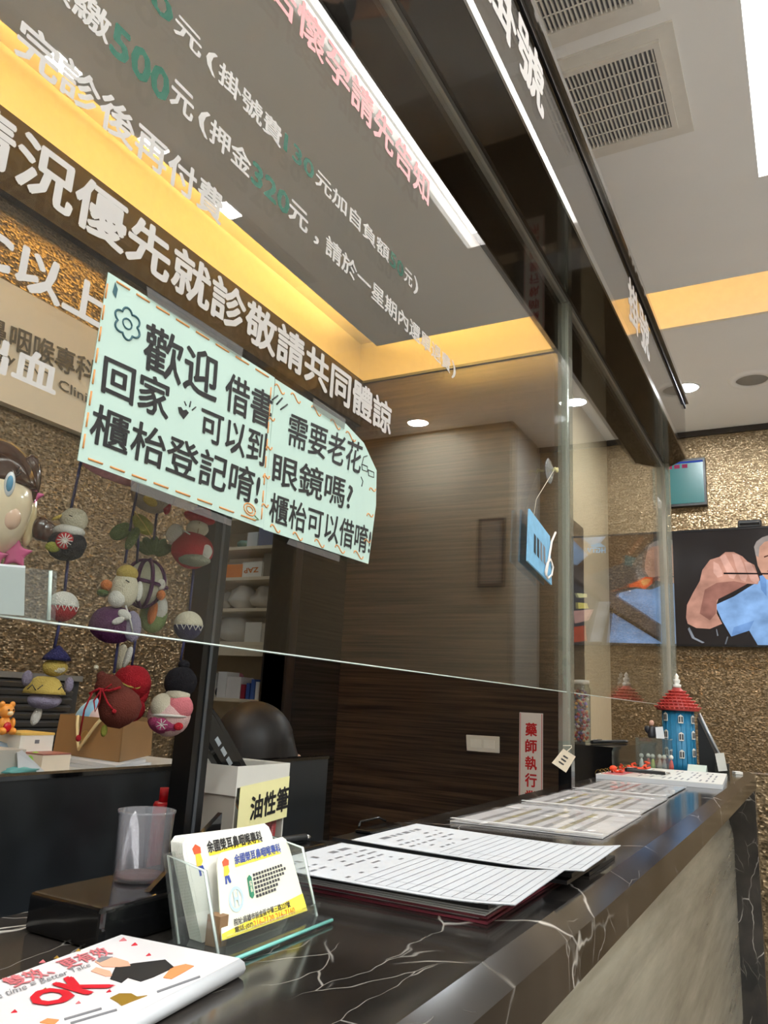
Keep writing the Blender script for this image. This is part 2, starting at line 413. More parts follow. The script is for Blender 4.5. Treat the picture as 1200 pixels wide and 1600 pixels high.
# light trough box
tb = MB()
tb.box(V(LX0 - .02, LY0 - .02, ZC + .05), V(LX0, LY1 + .02, ZC + .2)); tb.box(V(LX1, LY0 - .02, ZC + .05), V(LX1 + .02, LY1 + .02, ZC + .2))
tb.box(V(LX0, LY0 - .02, ZC + .05), V(LX1, LY0, ZC + .2)); tb.box(V(LX0, LY1, ZC + .05), V(LX1, LY1 + .02, ZC + .2)); tb.box(V(LX0, LY0, ZC + .19), V(LX1, LY1, ZC + .2))
tr = thing('light_trough', 'long white recessed light trough in the ceiling beside the two vents', 'light', V((LX0 + LX1) / 2, .8, ZC))
tb.build('housing', WHITEP, tr)
MB().box(V(LX0 + .001, LY0 + .001, ZC + .060), V(LX1 - .001, LY1 - .001, ZC + .064)).build('diffuser', emat('trough_light', (252, 250, 246), L_TROUGH), tr)
for k, yy in enumerate((.3, 1.15, 1.99)):
    c = V(.062, yy, ZC + .03)
    MB().lathe([(.028, .03), (.030, 0), (.024, 0), (.022, .026)], c, 20, ring=True).build('lamp_ring', WHITEP, tr)
    MB().lathe([(.0, .004), (.023, .004), (.023, .02)], c, 20).build('lamp_lens', emat('lamp_lens', (255, 255, 255), 14), tr)
# hidden warm led strips lying on the panel edge (staff side and far side)
st = thing('cove_light', 'warm light strip hidden above the left ceiling edge', 'light', V(PX0 + .06, 1, ZC + .05), 'warm cove light strips')
MB().box(V(PX0 + .04, YN + .1, ZC + .051), V(PX0 + .10, PY1 - .1, ZC + .056)).build('led_strip', emat('led_warm_staff', (255, 206, 112), L_COVE_S * 2), st)
st = thing('cove_light', 'warm light strip hidden above the dark wood wall edge', 'light', V(-1.2, PY1 - .06, ZC + .05), 'warm cove light strips')
MB().box(V(PX0 + .1, PY1 - .10, ZC + .051), V(-.75, PY1 - .04, ZC + .056)).build('led_strip', emat('led_warm_staff', (255, 206, 112), L_COVE_S * 2), st)
st = thing('cove_light', 'pale warm light strip in the ceiling slot over the waiting side', 'light', V(.9, PY1 - .06, ZC + .05), 'warm cove light strips')
MB().box(V(-.7, PY1 - .10, ZC + .051), V(XR - .1, PY1 - .04, ZC + .056)).build('led_strip', emat('led_warm_public', (255, 206, 140), L_COVE_C * 2), st)
# downlights
def downlight(p, label, r=.058, s=L_DOWN, group='round downlights'):
    t = thing('downlight', label, 'light', p, group)
    MB().lathe([(r, 0), (r + .012, 0), (r + .012, -.004), (r, -.006), (r, 0)], p, 28, ring=True).build('trim_ring', WHITEP, t)
    MB().lathe([(0, -.003), (r, -.003), (r, -.001)], p, 28).build('lens', emat('downlight_lens_%g' % s, (245, 252, 255), s), t)
    return t
downlight(V(-.485, 4.18, ZC), 'round white downlight beside the end of the glass canopy')
downlight(V(.21, 4.17, ZC), 'round white downlight above the right half of the television')
downlight(V(1.21, 4.16, ZC), 'round white downlight near the right end wall')
downlight(V(-1.52, .55, ZC), 'round downlight over the clinic name board', s=150)
downlight(V(-1.0, .35, ZC), 'round downlight over the staff side of the counter', s=20)
for k, (xx, yy) in enumerate(((1.0, -.6), (2.1, -.6), (.4, -1.2), (2.1, .4), (1.3, .2), (1.6, -1.2))):  # downlights added out of view to raise the fill light in the room
    downlight(V(xx, yy, ZC), 'added round fill downlight over the waiting side, out of view', s=L_WAIT_FILL, r=.075, group='added fill downlights')
# slot light with three rectangular lamps over the waiting side
sl = thing('slot_light', 'narrow ceiling slot light with three rectangular lamps over the waiting side', 'light', V(.93, 1.5, ZC))
MB().box(V(.868, .4, ZC - .004), V(.99, 2.46, ZC - .0005)).build('tray', mat('slot_grey', (150, 150, 150), .4), sl)
for yy in (.80, 1.16, 1.52, 1.90): MB().box(V(.878, yy - .045, ZC - .009), V(.915, yy + .045, ZC - .0042)).build('lamp', emat('slot_lamp', (255, 252, 246), L_SLOT), sl)
# ceiling speaker
sp = thing('ceiling_speaker', 'round flat grey speaker set in the ceiling beside the downlight', 'speaker', V(-.164, 4.19, ZC))
MB().lathe([(.0, -.004), (.075, -.004), (.078, -.001)], V(-.164, 4.19, ZC), 32).build('grille', mat('speaker_grille', (150, 144, 136), .7, bump=.4, bs=700), sp)
MB().lathe([(.079, -.001), (.079, -.010), (.108, -.009), (.118, 0)], V(-.164, 4.19, ZC), 32, ring=True).build('rim', PLASTER, sp)
# vents
def vent(x0, x1, y0, y1, label):
    t = thing('ceiling_vent', label, 'vent', V((x0 + x1) / 2, (y0 + y1) / 2, ZC), 'ceiling vents')
    vm = mat('vent_plastic', (222, 216, 208), .55)
    def ring(a, z0, z1, b):
        m = MB(); z0 += ZC; z1 += ZC
        m.box(V(x0 + a, y0 + a, z0), V(x1 - a, y0 + b, z1)); m.box(V(x0 + a, y1 - b, z0), V(x1 - a, y1 - a, z1))
        m.box(V(x0 + a, y0 + b, z0), V(x0 + b, y1 - b, z1)); m.box(V(x1 - b, y0 + b, z0), V(x1 - a, y1 - b, z1)); return m
    ring(0, -.008, 0, .04).build('frame', vm, t)
    ring(.040, -.018, 0, .056).build('inner_frame', vm, t)
    MB().box(V(x0 + .056, y0 + .056, ZC - .0015), V(x1 - .056, y1 - .056, ZC - .0005)).build('backing', mat('vent_filter', (124, 124, 128), .8), t)
    n = 27
    for i in range(n):
        x = x0 + .056 + (x1 - x0 - .112) * (i + .5) / n
        MB().box(V(x - .0024, y0 + .056, ZC - .013), V(x + .0024, y1 - .056, ZC - .003)).build('slat', vm, t)
    for i in range(1, 6):
        y = y0 + .056 + (y1 - y0 - .112) * i / 6
        MB().box(V(x0 + .056, y - .002, ZC - .0145), V(x1 - .056, y + .002, ZC - .0125)).build('cross_bar', vm, t)
vent(-.63, -.198, 1.742, 2.172, 'grey slatted square ceiling vent nearer the far wall')
vent(-.65, -.219, 1.262, 1.695, 'grey slatted square ceiling vent cut by the top of the photo')

# ================================================================== COUNTER
ct = thing('reception_counter', 'long black marble reception counter with white veins and grey stone front', 'counter', V(-.32, 1.0, -CZ))
CX0, CXB, CXA, CYN, CYF = -.474, -.168, -.186, -.5, 2.74
prof = [(CX0, ZT), (CXA, ZT), (CXB, ZT - .012), (CXB, ZT - .047), (CX0, ZT - .047)]
MB().plate([V(x, CYN, z) for x, z in prof], (0, 1, 0), CYF - CYN).build('worktop', MARBLE, ct)
MB().box(V(CX0 + .01, CYF - .06, -CZ), V(CXB - .002, CYF - .001, ZT - .047)).build('end_leg', MARBLE, ct)
fp = [(-.44, ZT - .048), (-.275, ZT - .048), (-.247, ZT - .13), (-.238, ZT - .165), (-.234, ZT - .195), (-.234, -CZ + .001), (-.44, -CZ + .001)]
MB().plate([V(x, CYN, z) for x, z in fp], (0, 1, 0), CYF - .062 - CYN).build('front_panel', STONE, ct)

# ================================================================== CANOPY
cn = thing('canopy', 'long dark mirror-like canopy panel hung above the counter glass', 'canopy', V(-.44, 1.4, ZS))
poly = [V(-.536, -.35, ZS), V(-.352, -.35, ZS), V(-.351, 2.898, ZS), V(-.426, 2.99, ZS), V(-.47, 2.985, ZS), V(-.536, 2.905, ZS)]
MB().plate(poly, (0, 0, 1), .022).build('soffit_panel', SOFFIT, cn)
MB().box(V(GX - .007, -.35, ZS - .012), V(GX + .007, 2.95, ZS - .0005)).build('glass_channel', SATIN, cn)
MB().box(V(-.350, -.35, ZS - .002), V(-.346, 2.90, ZS + .020)).build('edge_rail', STEEL, cn)
MB().box(V(-.540, -.35, ZS - .001), V(-.5365, 2.905, ZS + .022)).build('inner_edge_rail', STEEL, cn)
fg = thing('canopy_fascia', 'clear glass fascia strip with white lettering along the canopy front', 'sign', V(-.348, 1.4, ZS + .02))
FT = 1.160
MB().box(V(-.351, -.35, ZS + .0205), V(-.347, 2.905, FT - .0305)).build('glass_strip', glass_mat('fascia_glass', (.80, .80, .80), f0=.05), fg)
MB().box(V(-.356, -.35, FT - .030), V(-.344, 2.92, FT)).build('top_rail', mat('dark_rail', (40, 40, 42), .25, metal=.6), fg)
MB().box(V(-.3438, -.35, FT - .012), V(-.334, 2.92, FT + .006)).build('top_edge', STEEL, fg)
def fq(y0, y1, z0, z1): return [V(-.3468, y0, z0), V(-.3468, y1, z0), V(-.3468, y1, z1), V(-.3468, y0, z1)]
text('lettering', '掛號', fq(.83, 1.13, ZS + .075, ZS + .19), LETTER, fg, .03)
text('lettering', '掛號', fq(1.86, 2.16, ZS + .06, ZS + .19), LETTER, fg, .03)

# ================================================================== GLASS SCREEN
GZ0, GZ1 = .040, ZS - .0125
def pane(y0, y1, label):
    t = thing('glass_screen', label, 'glass', V(GX, (y0 + y1) / 2, GZ0))
    MB().box(V(GX - .004, y0, GZ0), V(GX + .004, y1, GZ1)).build('pane', GLASS, t)
    MB().box(V(GX - .0042, y0, GZ0 - .0012), V(GX + .0042, y1, GZ0 - .0001)).build('polished_edge', mat('glass_edge', (214, 226, 220), .15, emit=None), t)
    return t
g1 = pane(-.35, 1.592, 'large clear glass pane with white lettering and taped mint notices')
g2 = pane(1.618, 2.925, 'clear glass pane at the far end reflecting the television')
TX = GX + .0044
def gq(y0, y1, z0, z1): return [V(TX, y0, z0), V(TX, y1, z0), V(TX, y1, z1), V(TX, y0, z1)]
for s, y0, y1, z0, z1, m, b in (
    ('若懷孕請先告知', .480, .871, .690, .738, REDL, .020),
    ('180', .300, .374, .541, .563, GREENL, .022), ('元', .376, .410, .540, .561, LETTER, .022), ('(', .416, .430, .538, .562, LETTER, .02), ('掛號費', .433, .531, .538, .562, LETTER, .02),
    ('130', .535, .591, .541, .562, GREENL, .022), ('元加自負額', .594, .765, .541, .563, LETTER, .02), ('50', .767, .806, .541, .563, GREENL, .022), ('元', .808, .832, .541, .562, LETTER, .022), (')', .836, .850, .538, .564, LETTER, .02),
    ('預繳', .248, .317, .471, .498, LETTER, .02), ('500', .318, .381, .468, .498, GREENL, .03), ('元', .382, .410, .474, .500, LETTER, .022), ('(', .416, .430, .473, .499, LETTER, .02), ('押金', .431, .490, .474, .499, LETTER, .022),
    ('320', .491, .554, .473, .498, GREENL, .03), ('元', .553, .588, .474, .498, LETTER, .022), ('，', .600, .610, .473, .483, LETTER, .02), ('請於一星期內還單退費', .623, .966, .473, .498, LETTER, .02), (')', .970, .986, .470, .498, LETTER, .02),
    ('完診後再付費', .248, .459, .404, .436, LETTER, .022),
    ('情況優先就診敬請共同體諒', .214, .794, .317, .359, LETTER, .026),
    ('°C以上', .232, .352, .250, .282, LETTER, .028), ('出血', .254, .321, .188, .213, LETTER, .028)):
    text('lettering', s, gq(y0, y1, z0, z1), m, g1, b * 1.12)
# posts
p1 = thing('glass_post', 'clear square post joining the two glass panes', 'post', V(GX, 1.605, ZT))
MB().box(V(GX - .013, 1.5925, -.088), V(GX + .013, 1.6175, ZS - .013)).build('post', POSTG, p1)
MB().box(V(GX - .006, 1.599, -.09), V(GX + .006, 1.611, ZS - .014)).build('core', mat('post_core', (176, 178, 170), .25, metal=.3), p1)
MB().box(V(GX - .013, 1.5925, ZT + .0002), V(GX + .013, 1.6175, -.0885)).build('foot', BLACKG, p1)
p2 = thing('glass_post', 'pale metal post at the far end of the glass behind the toy house', 'post', V(GX, 2.95, ZT))
MB().box(V(GX - .024, 2.9255, ZT - .3), V(GX + .010, 2.96, ZS - .001)).build('post', mat('post_pale', (176, 170, 156), .3, metal=.35), p2)
MB().box(V(GX + .0105, 2.93, ZT - .3), V(GX + .026, 2.958, ZS - .001)).build('channel', POSTG, p2)
MB().box(V(GX - .03, 2.92, -CZ), V(GX + .03, 2.965, ZT - .301)).build('foot', BLACKG, p2)

# ================================================================== NOTICES TAPED ON THE GLASS
NX = GX + .0056
def npx(*pts): return [onX(x, y, NX) for x, y in pts]
def notice(poly, label):
    pts = npx(*poly)
    base = MB().plate([p - Vector((.0010, 0, 0)) for p in pts], (1, 0, 0), .0006).build('notice', MINT)
    return tag(base, label, 'notice', 'mint paper notices')
LX = NX + .0002
def nt_text(s, q, par, m=INK, bold=.012): return text('writing', s, [onX(x, y, NX - .0003) for x, y in q], m, par, bold, .0002)
s1 = notice([(170, 425), (430, 590), (412, 826), (122, 719)], 'mint paper notice with flower doodle about borrowing books, left one')
s2 = notice([(431, 592), (541, 662), (569, 692), (589, 735), (588, 790), (576, 881), (412, 827)], 'mint paper notice with orange scrolls about reading glasses, right one')
nt_text('歡迎', [(221, 575), (338, 632), (343, 560), (228, 500)], s1, bold=.018)
nt_text('借書', [(349, 640), (422, 672), (427, 617), (354, 578)], s1, bold=.018)
nt_text('回家', [(157, 612), (262, 660), (268, 600), (163, 552)], s1, bold=.02)
nt_text('可以到', [(311, 684), (412, 732), (418, 678), (315, 634)], s1, bold=.018)
nt_text('櫃枱登記唷!', [(137, 690), (402, 792), (409, 738), (146, 627)], s1, bold=.016)
nt_text('需要老花', [(448, 694), (562, 742), (568, 694), (453, 643)], s2, bold=.014)
nt_text('眼鏡嗎?', [(424, 755), (548, 800), (553, 752), (428, 705)], s2, bold=.014)
nt_text('櫃枱可以借唷!', [(419, 815), (577, 868), (581, 824), (423, 768)], s2, bold=.014)
def ink_line(pts, r, m, par, name='doodle'):
    return MB().tube([onX(x, y, NX - .0002) for x, y in pts], r, 5).build(name, m, par)
# flower, leaf, heart, rays, glasses
def circ(cx, cy, a, b, n=14, t0=0, t1=2 * math.pi, sk=.45):
    return [(cx + a * math.cos(t0 + (t1 - t0) * i / n), cy + b * math.sin(t0 + (t1 - t0) * i / n) + sk * a * math.cos(t0 + (t1 - t0) * i / n)) for i in range(n + 1)]
ink_line(circ(199, 506, 7, 8), .0007, TEALINK, s1)
fl = []
for i in range(49):
    a = 2 * math.pi * i / 48; k = 15 + 6 * abs(math.sin(3 * a)); fl.append((199 + k * math.cos(a), 506 + (k + 4) * math.sin(a) + .4 * k * math.cos(a)))
ink_line(fl, .0009, TEALINK, s1)
MB().plate(npx((180, 441), (184, 452), (181, 466), (176, 456)), (1, 0, 0), .0002).build('doodle', TEALINK, s1)
MB().plate(npx((278, 636), (283, 636), (286, 641), (291, 640), (295, 645), (287, 655), (280, 645)), (1, 0, 0), .0002).build('doodle', INK, s1)
for a, b in (((291, 634), (288, 627)), ((296, 636), (298, 627)), ((300, 641), (306, 636))): ink_line([a, b], .0006, INK, s1)
for a, b in (((425, 625), (434, 618)), ((432, 632), (441, 622)), ((438, 640), (449, 632))): ink_line([a, b], .0009, INK, s2)
for cx, cy in ((570, 731), (580, 740)): ink_line([(cx - 5, cy - 6), (cx + 4, cy - 2), (cx + 4, cy + 6), (cx - 4, cy + 3), (cx - 5, cy - 6)], .0006, INK, s2)
ink_line([(566, 724), (568, 714), (574, 712)], .0005, INK, s2); ink_line([(564, 745), (567, 752), (565, 760)], .0006, INK, s2)
# dashed border of the left notice, rose in its corner
def dash(a, b, n, par, f=.66):
    for i in range(n):
        t0, t1 = (i + .2) / n, (i + .2 + f) / n
        ink_line([(a[0] + (b[0] - a[0]) * t, a[1] + (b[1] - a[1]) * t) for t in (t0, t1)], .0008, ORANGE_INK, par, 'border_dash')
dash((176, 436), (424, 592), 8, s1); dash((169, 437), (129, 705), 8, s1); dash((131, 714), (404, 815), 8, s1); dash((424, 600), (408, 815), 8, s1)
ink_line(circ(390, 796, 9, 9, 12), .0007, ORANGE_INK, s1); ink_line(circ(390, 796, 5, 5, 10), .0006, ORANGE_INK, s1); ink_line([(398, 806), (404, 812), (394, 811)], .0007, mat('sage_ink', (120, 150, 110), .6), s1)
def scroll(cx, cy, s, par, sk=.6):
    pts = []
    for i in range(17):
        t = -1 + 2 * i / 16; pts.append((cx + s * t * (1 if abs(t) < .7 else 1.4 - .6 * abs(t)), cy + sk * s * t + s * .55 * math.sin(t * math.pi)))
    ink_line(pts, .0007, ORANGE_INK, par, 'border_scroll')
for cx, cy in ((437, 608), (462, 622), (494, 642), (524, 663), (548, 682)): scroll(cx, cy, 9, s2)
for cx, cy in ((430, 826), (465, 838), (499, 849), (531, 858), (560, 867)): scroll(cx, cy, 9, s2, .3)
for cx, cy in ((424, 655), (420, 700), (416, 745), (414, 790), (582, 765), (578, 805), (574, 845)): scroll(cx, cy, 6, s2, -.2)
# tape strips
def tape(poly, label):
    return tag(MB().plate([onX(x, y, NX + .0006) for x, y in poly], (1, 0, 0), .00015).build('tape_strip', TAPE), label, 'tape', 'clear tape strips')
tape([(229, 447), (380, 544), (377, 561), (231, 465)], 'clear tape strip along the top of the left mint notice')
tape([(490, 621), (540, 655), (538, 671), (488, 637)], 'short clear tape strip on top of the right mint notice')
tape([(452, 842), (531, 868), (530, 878), (448, 850)], 'clear tape strip along the bottom of the right mint notice')
tape([(205, 748), (362, 812), (361, 822), (204, 766)], 'clear tape strip along the bottom of the left mint notice')
# small clear acrylic pocket standing on the near glass edge
ap = thing('acrylic_pocket', 'clear acrylic pocket fixed to the lower glass edge at the left', 'holder', onX(40, 970, GX + .006))
q = npx((-60, 957), (80, 970), (83, 892), (-60, 880))
MB().plate(q, (1, 0, 0), .004).build('front_sheet', ACRYL, ap)
MB().plate([p - Vector((.0008, 0, 0)) for p in npx((-60, 955), (38, 962), (40, 884), (-60, 876))], (1, 0, 0), .0006).build('frosted_sheet', mat('frosted_sheet', (196, 198, 200), .4), ap)
MB().tube(npx((76, 969), (79, 892)), .0012, 6).build('bright_edge', mat('glass_edge', (214, 226, 220), .15), ap)

# hanging mask pouch on a suction hook
hk = thing('suction_hook', 'clear suction cup hook stuck on the glass above the blue pouch', 'hook', onX(858, 742, GX + .006))
c = onX(858, 736, GX + .0046)
MB().lathe([(.0, .008), (.006, .009), (.012, .006), (.024, .0015), (.026, 0)], c, 22, rot=Matrix.Rotation(R(90), 3, 'Y')).build('suction_cup', glass_mat('hook_plastic', (.85, .9, .86), f0=.12, haze=.2), hk)
MB().tube([c + Vector((.008, 0, 0)), c + Vector((.018, -.004, .002)), c + Vector((.020, -.012, -.006)), c + Vector((.016, -.018, 0))], .0028, 8).build('hook', mat('hook_yellow', (190, 184, 130), .3), hk)
mp_ = thing('mask_pouch', 'pale blue printed face mask pouch with white cord hanging on the glass', 'pouch', onX(845, 900, GX + .012))
PXm = GX + .010
qp = [onX(x, y, PXm) for x, y in ((822, 876), (860, 914), (857, 838), (825, 795))]
MB().plate(qp, (1, 0, 0), .003).build('pouch', mat('pouch_blue', (120, 178, 214), .5, vs=60, var=.25), mp_)
for k in range(4): on_quad([p + Vector((.003, 0, 0)) for p in qp], [(.22 + .14 * k, .28), (.30 + .14 * k, .26), (.30 + .14 * k, .62), (.22 + .14 * k, .64)], INK if k < 2 else mat('print_grey', (120, 120, 124), .5), 'print_mark', mp_, .0002, .0004)
MB().tube([c + Vector((.016, -.016, -.002)), onX(838, 780, PXm + .002), onX(834, 806, PXm + .003)], .0006, 5).build('thread', mat('thread', (200, 190, 170), .8), mp_)
lp = [(868, 832), (862, 846), (858, 870), (853, 898), (856, 904), (862, 898), (864, 886), (860, 874), (855, 880), (852, 894), (855, 902)]
MB().tube([onX(x, y, PXm + .006) for x, y in lp], .0022, 6).build('cord', mat('white_cord', (226, 216, 208), .8), mp_)

# ================================================================== THINGS ON THE COUNTER
TOPZ = ZT + .0003
LZ0 = -.205
# brochure
bz = ZT + .009
A, B_ = onZ(190, 1460, bz), onZ(375, 1497, bz)
up_ = (A - B_).normalized(); rt_ = (A - onZ(0, 1512, bz)); rt_ = (rt_ - up_ * rt_.dot(up_)).normalized()
bw = .15
bq = [B_ - rt_ * bw, B_, A, A - rt_ * bw]
br = thing('brochure', 'white booklet with large red OK on its cover lying at the near left', 'brochure', (bq[0] + bq[2]) / 2 - Vector((0, 0, .0087)))
MB().plate([p - Vector((0, 0, .0085)) for p in bq], (0, 0, 1), .0075).build('pages', PAPER, br)
cover = MB().plate([p - Vector((0, 0, .0009)) for p in bq], (0, 0, 1), .0008).build('cover', mat('cover_white', (222, 218, 218), .3, var=.02), br)
MB().tube([bq[1] - Vector((0, 0, .0045)), bq[0] - Vector((0, 0, .0045))], .0042, 8).build('spine', PAPER, br)
RED = mat('print_red', (206, 30, 46), .4); PINK = mat('print_pink', (206, 110, 116), .5)
def bp_(pts): return [onZ(x, y, bz) for x, y in pts]
text('title', '雙效、更有效', bp_([(22, 1545), (178, 1491), (158, 1480), (-2, 1532)]), PINK, br, .02)
text('subtitle', 'One time = Better Take', bp_([(-30, 1572), (142, 1511), (138, 1505), (-34, 1562)]), mat('print_grey', (120, 120, 124), .5), br, .006)
text('big_letters', 'OK', bp_([(68, 1578), (184, 1541), (110, 1524), (35, 1561)]), RED, br, .05)
# picture of a person in a black jacket on the cover
MB().plate(bp_([(172, 1530), (180, 1512), (208, 1506), (258, 1500), (272, 1512), (240, 1527), (220, 1534), (200, 1528), (190, 1536)]), (0, 0, 1), .0003).build('picture_jacket', INK, br)
MB().plate(bp_([(148, 1503), (160, 1497), (180, 1497), (200, 1503), (204, 1510), (186, 1512), (160, 1511)]), (0, 0, 1), .00032).build('picture_face', mat('print_skin', (226, 168, 140), .5), br)
MB().plate(bp_([(150, 1503), (158, 1496), (176, 1496), (168, 1500), (156, 1505)]), (0, 0, 1), .00040).build('picture_hair', mat('print_grey', (120, 120, 124), .5), br)
MB().plate(bp_([(255, 1528), (268, 1512), (290, 1507), (303, 1510), (290, 1518), (268, 1530)]), (0, 0, 1), .0003).build('picture_hand', mat('print_orange', (228, 140, 84), .5), br)
MB().plate(bp_([(142, 1518), (150, 1512), (172, 1518), (176, 1526), (165, 1526)]), (0, 0, 1), .0003).build('picture_hand', mat('print_skin', (226, 168, 140), .5), br)
MB().plate(bp_([(172, 1560), (186, 1553), (205, 1553), (214, 1558), (230, 1556), (204, 1566), (190, 1572), (184, 1567)]), (0, 0, 1), .0003).build('picture_medal', mat('print_gold', (176, 138, 48), .35, metal=.4), br)
MB().plate(bp_([(62, 1598), (74, 1592), (92, 1594), (84, 1602)]), (0, 0, 1), .0003).build('picture_medal', mat('print_orange', (228, 140, 84), .5), br)
for x, y, k in ((192, 1469, 6), (210, 1476, 5), (66, 1503, 5), (88, 1496, 4), (170, 1549, 4), (22, 1581, 5), (122, 1485, 4), (232, 1492, 4), (122, 1567, 4), (70, 1546, 4)):
    MB().plate(bp_([(x - k, y + 2), (x + k, y + 1), (x + 1, y - k * .6)]), (0, 0, 1), .0003).build('confetti', random.choice((RED, PINK, mat('print_gold', (176, 138, 48), .35, metal=.4))), br)
for a, b in (((100, 1592), (158, 1575)), ((110, 1598), (182, 1577)), ((245, 1549), (312, 1525))):
    MB().plate(bp_([a, b, (b[0] + 1, b[1] + 2.5), (a[0] + 1, a[1] + 2.5)]), (0, 0, 1), .0003).build('small_print', mat('print_grey', (120, 120, 124), .5), br)

# card holder and cards
ch = thing('card_holder', 'clear acrylic card holder filled with white appointment cards', 'holder', V(-.335, .444, TOPZ))
hx0, hx1, hy0, hy1 = -.349, -.314, .3930, .4995
GE = mat('glass_edge', (214, 226, 220), .15)
MB().box(V(hx0, hy0, TOPZ), V(hx1, hy1, TOPZ + .003)).build('base', ACRYL, ch)
sp_ = [onY(x, y, hy0) for x, y in ((341, 1489), (320, 1361), (263, 1337), (280, 1468))]
sp_[0].z = sp_[3].z = CZ + TOPZ + .0031
for dy in (0, hy1 - hy0 - .0025):
    d_ = Vector((0, dy, 0)); a4 = [p + d_ for p in sp_]
    MB().plate(a4, (0, 1, 0), .0025).build('side_panel', ACRYL, ch)
    MB().tube([a4[0], a4[1], a4[2], a4[3]], .0009, 6).build('bright_edge', GE, ch)
bk = [sp_[3] + Vector((-.0045, .0026, 0)), sp_[3] + Vector((-.0045, hy1 - hy0 - .0026, 0)), sp_[2] + Vector((-.0045, hy1 - hy0 - .0026, 0)), sp_[2] + Vector((-.0045, .0026, 0))]
MB().plate(bk, (-1, 0, 0), .0025).build('back_panel', ACRYL, ch)
MB().box(V(hx1 + .0002, hy0, TOPZ), V(hx1 + .014, hy1, TOPZ + .0035)).build('front_foot', ACRYL, ch)
MB().tube([V(hx1 + .014, hy0, TOPZ + .002), V(hx1 + .014, hy1, TOPZ + .002)], .0012, 6).build('bright_edge', mat('teal_edge', (120, 190, 180), .2), ch)
MB().plate([V(hx1, hy0 + .0026, TOPZ + .0036), V(hx1, hy1 - .0026, TOPZ + .0036), V(hx1 + .004, hy1 - .0026, TOPZ + .012), V(hx1 + .004, hy0 + .0026, TOPZ + .012)], (1, 0, 0), .002).build('front_lip', ACRYL, ch)
CARD = mat('card_white', (224, 222, 214), .4, var=.02); CARDF = mat('card_ivory', (222, 219, 198), .4, var=.02)
def card_q(q, label, m):
    n = (q[1] - q[0]).cross(q[3] - q[0]).normalized(); r = .10
    pts = [quadmap(q, u, v) for u, v in ((0, 0), (1, 0), (1, 1 - r * 1.4), (.985, 1 - .05), (1 - r * .6, 1), (r * .6, 1), (.015, 1 - .05), (0, 1 - r * 1.4))]
    o = MB().plate([p - n * .0006 for p in pts], n, .0006).build('card', m, origin=quadmap(q, .5, 0))
    return tag(o, label, 'card', 'cards in the acrylic holder')
def lean(tl, tr, X_top, X_bot, zb):
    a, b = onX(*tl, X_top), onX(*tr, X_top)
    return [Vector((X_bot, a.y, CZ + zb)), Vector((X_bot, b.y, CZ + zb)), b, a]
DBLUE = mat('print_blue', (38, 66, 150), .4); DGREEN = mat('print_green', (24, 120, 84), .4); YEL = mat('print_yellow', (250, 226, 60), .4); GREY = mat('print_lightblue', (176, 196, 206), .4); DK = mat('print_dark', (48, 46, 50), .5); ORG_ = mat('print_orange2', (214, 120, 40), .5)
def card_print(o, q, back):
    def qq(u0, v0, u1, v1): return [quadmap(q, u0, v0), quadmap(q, u1, v0), quadmap(q, u1, v1), quadmap(q, u0, v1)]
    def pl(pts, m, nm='print', l=.0002): return on_quad(q, pts, m, nm, o, .0001, l)
    pl([(.22, .775), (.86, .79), (.80, .835), (.22, .81)], YEL, 'underline')
    text('title', '余國榮耳鼻咽喉專科', qq(.21, .80, .86, .93), INK if back else DBLUE, o, .02, .0005)
    pl([(.07, .70), (.11, .69), (.14, .74), (.13, .82), (.08, .82)], mat('print_yellowskin', (240, 196, 60), .5), 'figure_mark')
    pl([(.07, .82), (.14, .82), (.145, .88), (.10, .92), (.06, .88)], mat('print_rust', (206, 84, 46), .5), 'figure_mark')
    pl([(.08, .60), (.10, .60), (.10, .68), (.13, .60), (.15, .61), (.13, .70), (.08, .70)], DBLUE, 'figure_mark')
    if back: return
    pl([(0, 0), (1, 0), (1, .22), (0, .07)], YEL, 'yellow_band', .00015)
    cu_, cv_, n, ring = .185, .40, 20, []
    for rr in (1, .74):
        ring.append([(cu_ + .085 * rr * math.cos(2 * math.pi * i / n), cv_ + .15 * rr * math.sin(2 * math.pi * i / n)) for i in range(n)])
    nn = (q[1] - q[0]).cross(q[3] - q[0]).normalized() * .0003
    MB().add([quadmap(q, *p) + nn for p in ring[0]] + [quadmap(q, *p) + nn for p in ring[1]], [(i, (i + 1) % n, (i + 1) % n + n, i + n) for i in range(n)]).build('ring_mark', GREY, o)
    text('ring_letter', 'H', qq(.155, .31, .215, .49), GREY, o, .03)
    pl([(.345, .38), (.375, .345), (.40, .38), (.40, .60), (.375, .635), (.345, .60)], DGREEN, 'green_badge')
    text('badge_letters', '院\n長', qq(.358, .42, .388, .56), CARDF, o, .01, .0005)
    for i, w_ in enumerate((11, 12, 11, 9, 8, 7)):          # rows of print too small to read
        for k in range(w_):
            u, v = .42 + k * .038, .60 - i * .052 + k * .002
            pl([(u, v), (u + .026, v), (u + .026, v + .034), (u, v + .034)], DK, 'small_print')
    text('address', '院址:高雄市前金區中華三路227號', qq(.13, .105, .80, .185), DK, o, .012, .0006)
    text('telephone', '電話:(07)', qq(.13, .02, .33, .095), DK, o, .012, .0006)
    text('telephone_number', '216-7120 216-7160', qq(.335, .02, .84, .095), ORG_, o, .012, .0006)
for k in range(9):
    xt = -.3680 + k * .00135; f_ = k / 8
    q = lean((264 + 17 * f_, 1307 + 3 * f_), (402 + 14 * f_, 1290 - 4 * f_), xt, xt + .026, TOPZ + .0034)
    card_q(q, 'white card packed at the back of the acrylic holder', CARD)
q = lean((287, 1310), (420, 1285), -.3565, -.3315, TOPZ + .0036)
card_print(card_q(q, 'white card with dark blue title standing before the stacked cards', CARD), q, True)
